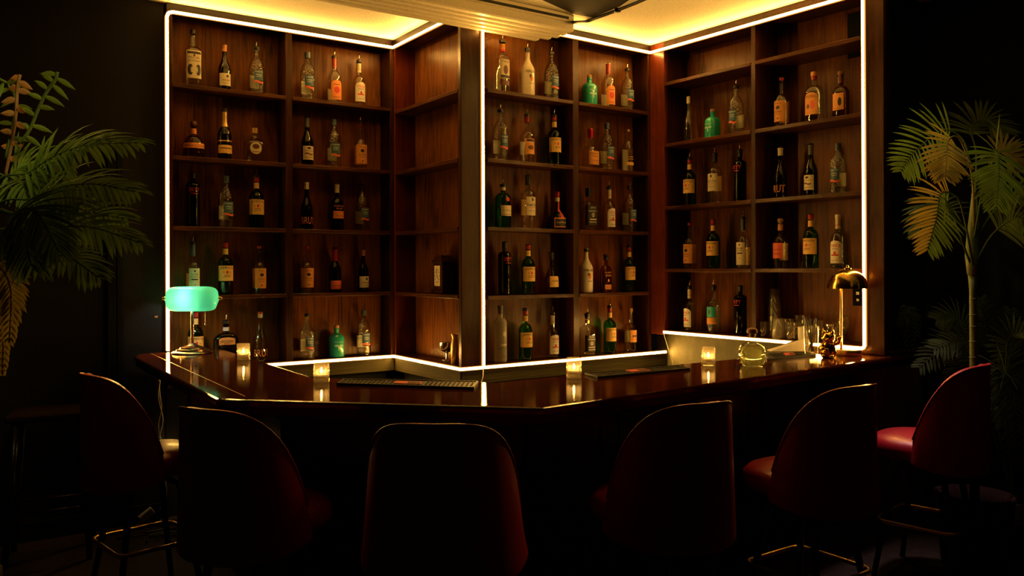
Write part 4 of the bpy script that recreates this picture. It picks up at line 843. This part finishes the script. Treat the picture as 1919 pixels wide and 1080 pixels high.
# ------------------------------------------------------------------ stools
def make_stool(base='legs'):
    r = thing('bar_stool', '', 'bar stool')
    # seat cushion
    MB().lathe([(.06, .605), (.20, .608), (.236, .622), (.246, .65), (.242, .685), (.218, .708), (.12, .718), (.001, .720)], 40, n=2.5, dy=.96, center=(0, .02, 0)).build('seat', M['red'], r, True)
    # wrap-around backrest
    V = []; F = []; NU, NV = 28, 12
    for i in range(NU+1):
        u = -1+2*i/NU; th = u*D2(86); ztop = 1.09-.012*math.cos(u*PI)*0-.36*abs(u)**3.6; z0 = .560+.055*abs(u)**3
        for j in range(NV+1):
            v = j/NV; z = z0+(ztop-z0)*v; R = .284-.026*v
            x = R*math.sin(th); y = -R*math.cos(th)*.98-.030*v*math.cos(th)**2
            sg = 1
            V.append((x, y, z))
    F = [(i*(NV+1)+j, (i+1)*(NV+1)+j, (i+1)*(NV+1)+j+1, i*(NV+1)+j+1) for i in range(NU) for j in range(NV)]
    bk = mesh('backrest', V, F, M['red'], r, True)
    md = bk.modifiers.new('thick', 'SOLIDIFY'); md.thickness = .036; md.offset = -1
    mv = bk.modifiers.new('bev', 'BEVEL'); mv.width = .014; mv.segments = 3; mv.angle_limit = D2(50)
    edge = [V[i*(NV+1)+NV] for i in range(NU+1)]
    MB().tube([(x*1.0, y, z+.001) for x, y, z in edge], .0042, 6).build('piping', M['red'], bk, True)
    MB().lathe([(.11, .57), (.11, .606), (.001, .606)], 24).build('swivel_plate', M['darkmetal'], r)
    for k in range(4):
        a = PI/4+k*PI/2; c, s = math.cos(a), math.sin(a)
        MB().tube([(.085*c, .085*s, .58), (.16*c, .16*s, .545), (.275*c, .275*s, .0)], [.017, .017, .014], 8).build('leg', M['darkmetal'], r, True)
    q_ = .185; R_ = .225
    ring = []
    for k in range(4):
        a = PI/4+k*PI/2; cx, cy = .135*math.sqrt(2)*math.cos(a), .135*math.sqrt(2)*math.sin(a)
        for t in (-40, -20, 0, 20, 40): ring.append((cx+.055*math.cos(a+D2(t)), cy+.055*math.sin(a+D2(t)), .285))
    ring.append(ring[0]); MB().tube(ring, .010, 8, False).build('footrest', M['brass'], r, True)
    return r
STOOLS = [ # px of back centre, top y, facing degrees (ccw from +y), label
 (158, 703, -46, 'red vinyl bar stool at the far left end of the bar'),
 (372, 768, -28, 'red vinyl bar stool second from the left, before the bar corner'),
 (812, 797, -3, 'red vinyl bar stool facing the middle of the bar, back toward camera'),
 (1328, 757, 28, 'red vinyl bar stool with visible seat, right of the middle one'),
 (1622, 724, 34, 'red vinyl bar stool second from the right end'),
 (1850, 685, 45, 'red vinyl bar stool farthest right, brightest seat, beside the palms')]
proto = make_stool()
for k, (px, py, fa, lab) in enumerate(STOOLS):
    o = proto if k == 0 else copy_tree(proto)
    r_ = ray(px, py); t = (1.09-CAMZ)/r_.z; p = Vector((r_.x*t, t, 0)); a = D2(fa); f = Vector((-math.sin(a), math.cos(a), 0))
    c = p+f*.274; o.location = (c.x, c.y, 0); o.rotation_euler = (0, 0, a)
    tag(o, lab, 'bar stool', 'red bar stools')
p = on_z(105, 765, .80); ds = thing('wooden_stool', 'dark backless wooden stool against the left wall', 'stool', (p.x-.0, p.y-.05, 0), .4)
MB().box(-.2, .2, -.16, .16, .76, .80, .01).build('seat', M['barfront'], ds)
for sx in (-1, 1):
    for sy in (-1, 1): MB().tube([(sx*.15, sy*.12, .77), (sx*.20, sy*.15, 0)], [.02, .016], 8).build('leg', M['barfront'], ds, True)
for sy in (-1, 1): MB().tube([(-.19, sy*.14, .28), (.19, sy*.14, .28)], .011, 8).build('stretcher', M['barfront'], ds, True)
for sx in (-1, 1): MB().tube([(sx*.18, -.14, .36), (sx*.18, .14, .36)], .011, 8).build('stretcher', M['barfront'], ds, True)

# ------------------------------------------------------------------ cords, adapters, lit box at lower left
wl = lambda px, py, off=0: on_wall(0, px, py, off)
nl = thing('night_light', 'small glowing cream light box under the left bar end', 'light', wl(319, 851, -.05), ANG[0])
MB().box(-.058, .058, -.03, .04, -.058, .058, .006).build('lit_shade', M['litshade'], nl)
MB().tube(spline([(-.07, -.05, .035), (-.01, -.055, .045), (.0, -.05, .03), (-.05, -.05, .02)], 14), .005, 6).build('bracket', M['black'], nl, True)
MB().tube(spline([(-.05, -.05, -.005), (0, -.06, .0), (.03, -.05, -.03), (.045, -.045, -.08)], 14), .005, 6).build('bracket', M['black'], nl, True)
pcd = cable('twisted_cord', 'twisted pair of white cords hanging down from the left bar end', [wl(298, 705, -.04), wl(300, 740, -.04), wl(303, 765, -.04), wl(297, 800, -.04), wl(304, 832, -.05), wl(308, 870, -.06), wl(310, 920, -.07), wl(300, 955, -.05)], .0035, M['white'])
MB().tube(spline([wl(302, 705, -.045), wl(297, 745, -.045), wl(306, 785, -.045), wl(300, 815, -.045), wl(295, 835, -.045), wl(306, 880, -.06), wl(313, 925, -.05), wl(306, 958, -.05)], 24), .003, 6).build('second_strand', M['white'], pcd, True)
ad = thing('power_adapter', 'white power adapter with pale leads near the floor', 'adapter', wl(275, 965, -.06), .6)
o = MB().box(-.045, .045, -.02, .02, -.022, .022, .005).build('body', M['white'], ad); o.rotation_euler = (0, -.6, 0)
MB().tube(spline([(-.03, 0, -.03), (-.06, -.02, -.06), (.02, -.05, -.07), (.09, -.04, -.02), (.11, -.02, .05)], 20), .003, 6).build('lead', M['cream'], ad, True)
for k in range(5):
    b0 = on_z(310+k*9, 985+k*6, .012); pts = [b0+Vector((random.uniform(-.25, .25), random.uniform(-.2, .15), 0)) for _ in range(5)]
    cable('floor_cable', 'black cable tangled on the floor below the night light', pts, .005, M['black'])['group'] = 'tangled floor cables'

# picture frame on the right wall
pf = on_wall(3, 1676, 383, .61); sL = wall_s(3, 1668, .61); sR = wall_s(3, 1762, .61); zT = on_wall(3, 1672, 320, .61).z; zB = on_wall(3, 1672, 442, .61).z
fr = thing('picture_frame', 'framed dark picture on the right wall behind the palm', 'picture'); fr.location = wpos(3, sL, .615, zB); fr.rotation_euler = (0, 0, ANG[3]); W_ = sR-sL; H_ = zT-zB
mb = MB(); mb.box(0, .022, -.03, 0, 0, H_, .002); mb.box(W_-.022, W_, -.03, 0, 0, H_, .002); mb.box(.022, W_-.022, -.03, 0, 0, .022, .002); mb.box(.022, W_-.022, -.03, 0, H_-.022, H_, .002); mb.build('frame', M['redpost'], fr)
MB().box(.02, W_-.02, -.012, -.002, .02, H_-.02).build('picture', M['wall'], fr)
# small wall screws on the left
pz = wl(293, 594, .019); o = MB().box(-.010, .010, -.006, .004, -.006, .006, .002).build('wall_clip', M['copper']); o.location = pz; o.rotation_euler = (0, 0, ANG[0]); tag(o, 'tiny copper clip on the left wall beside the light strip', 'clip')

# ------------------------------------------------------------------ plants
def frond(parent, pts, t0, ll, mat, n=26, droop=.5, nrm=(0, -.7, .5), wid=.014, fwd=.75, tip=.35, stem=.006, mat2=None, name='frond', m2side=0):
    P = spline([Vector(p) for p in pts], 40); mb = MB(); mb.tube(P, [stem*(1-.75*i/40) for i in range(41)], 5)
    N0 = Vector(nrm).normalized(); mb2 = MB()
    for k in range(n):
        t = t0+(1-t0)*(k+.5)/n; f = t*40; i = min(int(f), 39); p = P[i].lerp(P[i+1], f-i); T = (P[min(i+1, 40)]-P[max(i-1, 0)]).normalized()
        e = (t-t0)/(1-t0); Lk = ll*(math.sin(PI*min(1, .15+.85*e))**.5*.75+.3)*(1-tip*e)*random.uniform(.85, 1.1)
        for sgn in (-1, 1):
            side = T.cross(N0)
            if side.length < .05: side = T.orthogonal()
            side = side.normalized()*sgn; d = (side*(1-.5*fwd*e*.6)+T*(fwd*(.45+.6*e))).normalized()
            Nn = side.cross(T).normalized(); Nn = Nn if Nn.dot(N0) > 0 else -Nn
            d = (d+Nn*random.uniform(-.12, .16)+T*random.uniform(-.08, .08)).normalized()
            wv = d.cross(Nn).normalized(); q = p.copy(); V = []; K = 5
            for j in range(K+1):
                v = j/K; w_ = wid*(math.sin(PI*min(1, .12+v*.88))**.7)*(1 if j < K else .05)
                V += [q-wv*w_*.5+Nn*w_*.12, q-Nn*w_*.1, q+wv*w_*.5+Nn*w_*.12]
                d2 = (d+Vector((0, 0, -1))*droop*v*1.0).normalized(); q = q+d2*(Lk/K)
            FF = []
            for j in range(K): FF += [(3*j, 3*j+1, 3*j+4, 3*j+3), (3*j+1, 3*j+2, 3*j+5, 3*j+4)]
            (mb2 if (mat2 and (m2side == 0 or sgn == m2side)) else mb).add(V, FF)
    o = mb.build(name, mat, parent, True)
    if mat2 and mb2.V: mb2.build('yellowed_leaflets', mat2, o, True)
    return o
# right palm
TR = at_d(1826, 620, 4.35); rp = thing('potted_palm', 'tall slender palm in a wicker pot by the right wall', 'plant', (TR.x, TR.y, 0))
def loc(root, px, py, d): v = at_d(px, py, d); return v-Vector(root.location)
MB().lathe([(.13, 0), (.16, .02), (.18, .30), (.19, .38), (.175, .385), (.165, .30)], 28, caps=False).build('wicker_pot', M['wicker'], rp, True)
MB().lathe([(.168, .29), (.168, .31), (.001, .312)], 24).build('soil', M['soil'], rp)
tr = MB().tube([(0, 0, .3), loc(rp, 1826, 760, 4.35), loc(rp, 1825, 640, 4.35), loc(rp, 1824, 545, 4.35), loc(rp, 1823, 515, 4.35)], [.024, .021, .019, .018, .022], 12)
for yy in (560, 590, 612, 640, 670): tr.lathe([(.019, -.004), (.0225, 0), (.019, .004)], 12, center=loc(rp, 1825, yy, 4.35), caps=False)
tr.build('trunk', M['stem'], rp, True)
MB().tube([loc(rp, 1823, 515, 4.35), loc(rp, 1823, 480, 4.35), loc(rp, 1824, 440, 4.35), loc(rp, 1826, 400, 4.35), loc(rp, 1826, 360, 4.35)], [.026, .036, .030, .022, .010], 12).build('crownshaft', M['stem'], rp, True)
def F_(root, pts, **k): return frond(root, [loc(root, *p) for p in pts], **k)
F_(rp, [(1826, 430, 4.33), (1822, 330, 4.3), (1805, 262, 4.25), (1765, 245, 4.2), (1715, 285, 4.12), (1688, 322, 4.05)], t0=.52, ll=.20, mat=M['leaf'], droop=.35, n=20, nrm=(.1, -1, .25), wid=.015)
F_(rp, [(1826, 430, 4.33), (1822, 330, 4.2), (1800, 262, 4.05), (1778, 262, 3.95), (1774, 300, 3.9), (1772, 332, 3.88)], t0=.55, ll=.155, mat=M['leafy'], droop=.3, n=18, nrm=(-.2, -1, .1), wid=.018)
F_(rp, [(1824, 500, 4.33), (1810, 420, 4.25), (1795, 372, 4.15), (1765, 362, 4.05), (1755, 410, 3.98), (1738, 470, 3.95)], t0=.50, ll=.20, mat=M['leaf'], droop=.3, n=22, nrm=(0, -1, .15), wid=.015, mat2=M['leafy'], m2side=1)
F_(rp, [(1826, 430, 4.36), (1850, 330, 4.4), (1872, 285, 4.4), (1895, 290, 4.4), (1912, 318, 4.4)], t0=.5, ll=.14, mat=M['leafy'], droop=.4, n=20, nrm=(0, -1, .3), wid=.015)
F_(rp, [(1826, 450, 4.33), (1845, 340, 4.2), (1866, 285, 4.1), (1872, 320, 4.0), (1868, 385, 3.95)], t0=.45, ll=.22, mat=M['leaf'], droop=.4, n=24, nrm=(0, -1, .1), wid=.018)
F_(rp, [(1826, 460, 4.33), (1860, 400, 4.35), (1900, 370, 4.35), (1950, 400, 4.3)], t0=.4, ll=.2, mat=M['leaf'], droop=.4, n=20, wid=.018)
F_(rp, [(1826, 400, 4.38), (1830, 290, 4.5), (1820, 240, 4.6), (1850, 225, 4.6), (1890, 250, 4.5)], t0=.4, ll=.2, mat=M['leaf'], droop=.4, n=24, wid=.016)
F_(rp, [(1824, 510, 4.35), (1795, 430, 4.3), (1780, 400, 4.5), (1745, 380, 4.6), (1720, 440, 4.6)], t0=.5, ll=.2, mat=M['fern'], droop=.5, n=20, wid=.014)
F_(rp, [(1826, 500, 4.35), (1860, 440, 4.2), (1905, 410, 4.1), (1950, 430, 4.0)], t0=.4, ll=.2, mat=M['leaf'], droop=.5, n=20, wid=.016)
# low bushy parlour palm at the right
FB = at_d(1898, 760, 4.55); fb = thing('parlour_palm', 'low bushy grey-green palm in front of the tall one', 'plant', (FB.x, FB.y-.02, 0))
MB().lathe([(.10, 0), (.14, .02), (.15, .30), (.14, .31), (.13, .27), (.001, .26)], 24).build('pot', M['wicker'], fb, True)
ends = [((1790, 640, 4.65), (1722, 690, 4.6), .16), ((1800, 600, 4.7), (1755, 600, 4.65), .17), ((1815, 640, 4.6), (1750, 655, 4.55), .17), ((1850, 620, 4.6), (1838, 560, 4.6), .14), ((1890, 640, 4.45), (1925, 620, 4.4), .16), ((1885, 700, 4.35), (1908, 810, 4.3), .18),
        ((1872, 690, 4.4), (1878, 800, 4.35), .17), ((1900, 700, 4.5), (1945, 760, 4.4), .18), ((1830, 670, 4.65), (1785, 710, 4.6), .17), ((1875, 650, 4.6), (1893, 580, 4.6), .15), ((1895, 760, 4.4), (1910, 880, 4.35), .16), ((1810, 720, 4.7), (1745, 800, 4.65), .14)]
for mid, end, l_ in ends:
    mm = Vector(loc(fb, *mid)); e_ = Vector(loc(fb, *end)); frond(fb, [(0, 0, .27), Vector((0, 0, .27)).lerp(mm, .6)+Vector((0, 0, .12)), mm, e_], t0=.38, ll=l_, mat=M['fern'], droop=.45, n=22, wid=.014, nrm=(0, -.8, .6))
# small trailing plant behind the bar's right end
TB = at_d(1698, 655, 5.15); tb = thing('trailing_fern', 'small trailing fern hanging behind the right end of the bar', 'plant', TB+Vector((0, 0, .0)))
for a_, b_, c_ in (((1695, 600, 5.1), (1700, 575, 5.1), (1685, 610, 5.05)), ((1698, 600, 5.1), (1715, 585, 5.1), (1720, 630, 5.05)), ((1695, 610, 5.1), (1690, 590, 5.1), (1700, 650, 5.05)), ((1692, 610, 5.1), (1705, 600, 5.05), (1712, 655, 5.05))):
    frond(tb, [(0, 0, -.05), loc(tb, *a_), loc(tb, *b_), loc(tb, *c_)], t0=.4, ll=.07, mat=M['fern'], droop=.9, n=14, wid=.008, stem=.003)
# left palm
LB = at_d(-120, 900, 3.2); lp = thing('areca_palm', 'large dark green areca palm reaching in from the left edge', 'plant', (LB.x, LB.y, 0))
MB().lathe([(.16, 0), (.21, .02), (.22, .38), (.20, .38), (.19, .34), (.001, .33)], 28).build('pot', M['wicker'], lp, True)
LF_ = [((-40, 420, 3.2), (60, 320, 3.2), (150, 275, 3.15), (262, 268, 3.1), .26, 0), ((-30, 430, 3.2), (50, 345, 3.2), (110, 300, 3.2), (190, 262, 3.1), .24, 0), ((-40, 460, 3.1), (70, 370, 3.05), (160, 345, 3.0), (255, 360, 2.95), .26, 0),
       ((-40, 500, 3.15), (60, 430, 3.1), (150, 400, 3.05), (235, 410, 3.0), .27, 0), ((-40, 500, 3.0), (60, 440, 2.95), (160, 425, 2.9), (262, 455, 2.85), .24, 1), ((-40, 520, 3.2), (40, 420, 3.2), (95, 370, 3.1), (150, 385, 3.0), .28, 0),
       ((-40, 540, 3.1), (50, 490, 3.0), (120, 480, 2.9), (185, 520, 2.85), .22, 0), ((-40, 480, 2.9), (30, 400, 2.85), (70, 400, 2.8), (110, 470, 2.75), .26, 0), ((-50, 520, 2.9), (0, 440, 2.85), (40, 430, 2.8), (60, 500, 2.75), .26, 0),
       ((-40, 400, 3.3), (20, 330, 3.3), (60, 310, 3.3), (120, 330, 3.2), .24, 0), ((-60, 560, 2.9), (-10, 500, 2.85), (20, 540, 2.8), (18, 640, 2.8), .11, 2), ((-60, 600, 3.0), (-20, 560, 2.95), (5, 600, 2.9), (5, 700, 2.9), .09, 2), ((-50, 380, 3.3), (0, 350, 3.3), (40, 345, 3.2), (90, 395, 3.1), .26, 0), ((-50, 460, 3.3), (40, 400, 3.3), (110, 395, 3.25), (175, 440, 3.2), .25, 0)]
for a_, b_, c_, d_, l_, mt in LF_:
    frond(lp, [(0, 0, .33), Vector(loc(lp, *a_)), Vector(loc(lp, *b_)), Vector(loc(lp, *c_)), Vector(loc(lp, *d_))], t0=.46, ll=l_*.85, mat=(M['leaf'], M['leaf'], M['leafy'])[mt], droop=.75, n=20, wid=.017, nrm=(.3, -.6, .7), fwd=1.15)
# zz-like upright stems above it
zz = thing('leafy_branch_plant', 'upright leafy stems, one dried brown, rising behind the areca palm', 'plant', at_d(15, 380, 3.35))
def leafstem(pts, mat, n, ll, w_):
    P = spline([loc(zz, *p) for p in pts], 24); mb = MB(); mb.tube(P, .006, 6)
    for k in range(n):
        t = .15+.85*k/n; i = int(t*24); p = P[i]; T = (P[min(24, i+1)]-P[max(0, i-1)]).normalized()
        sg = 1 if k % 2 else -1; sd = T.cross(Vector((0, 1, 0))).normalized()*sg
        d = (sd+T*.35+Vector((0, random.uniform(-.4, .4), random.uniform(-.3, .2)))).normalized(); wv = d.cross(Vector((0, 1, .2))).normalized(); V = []
        for j in range(6):
            v = j/5; ww = w_*math.sin(PI*min(.98, .1+v*.9)); q = p+d*ll*v+Vector((0, 0, -.02*v*v)); V += [q-wv*ww*.5, q+Vector((0, -.004, 0)), q+wv*ww*.5]
        FF = []
        for j in range(5): FF += [(3*j, 3*j+1, 3*j+4, 3*j+3), (3*j+1, 3*j+2, 3*j+5, 3*j+4)]
        mb.add(V, FF)
    mb.build('stem', mat, zz, True)
leafstem([(10, 330, 3.35), (22, 270, 3.35), (30, 215, 3.3), (33, 165, 3.3), (38, 140, 3.3)], M['drybrown'], 12, .055, .028)
leafstem([(35, 270, 3.3), (55, 245, 3.3), (72, 205, 3.3), (88, 172, 3.3), (104, 150, 3.3), (108, 135, 3.3)], M['leaf'], 12, .075, .022)
leafstem([(10, 300, 3.35), (30, 200, 3.35), (15, 160, 3.35), (2, 150, 3.3)], M['leaf'], 9, .08, .02)
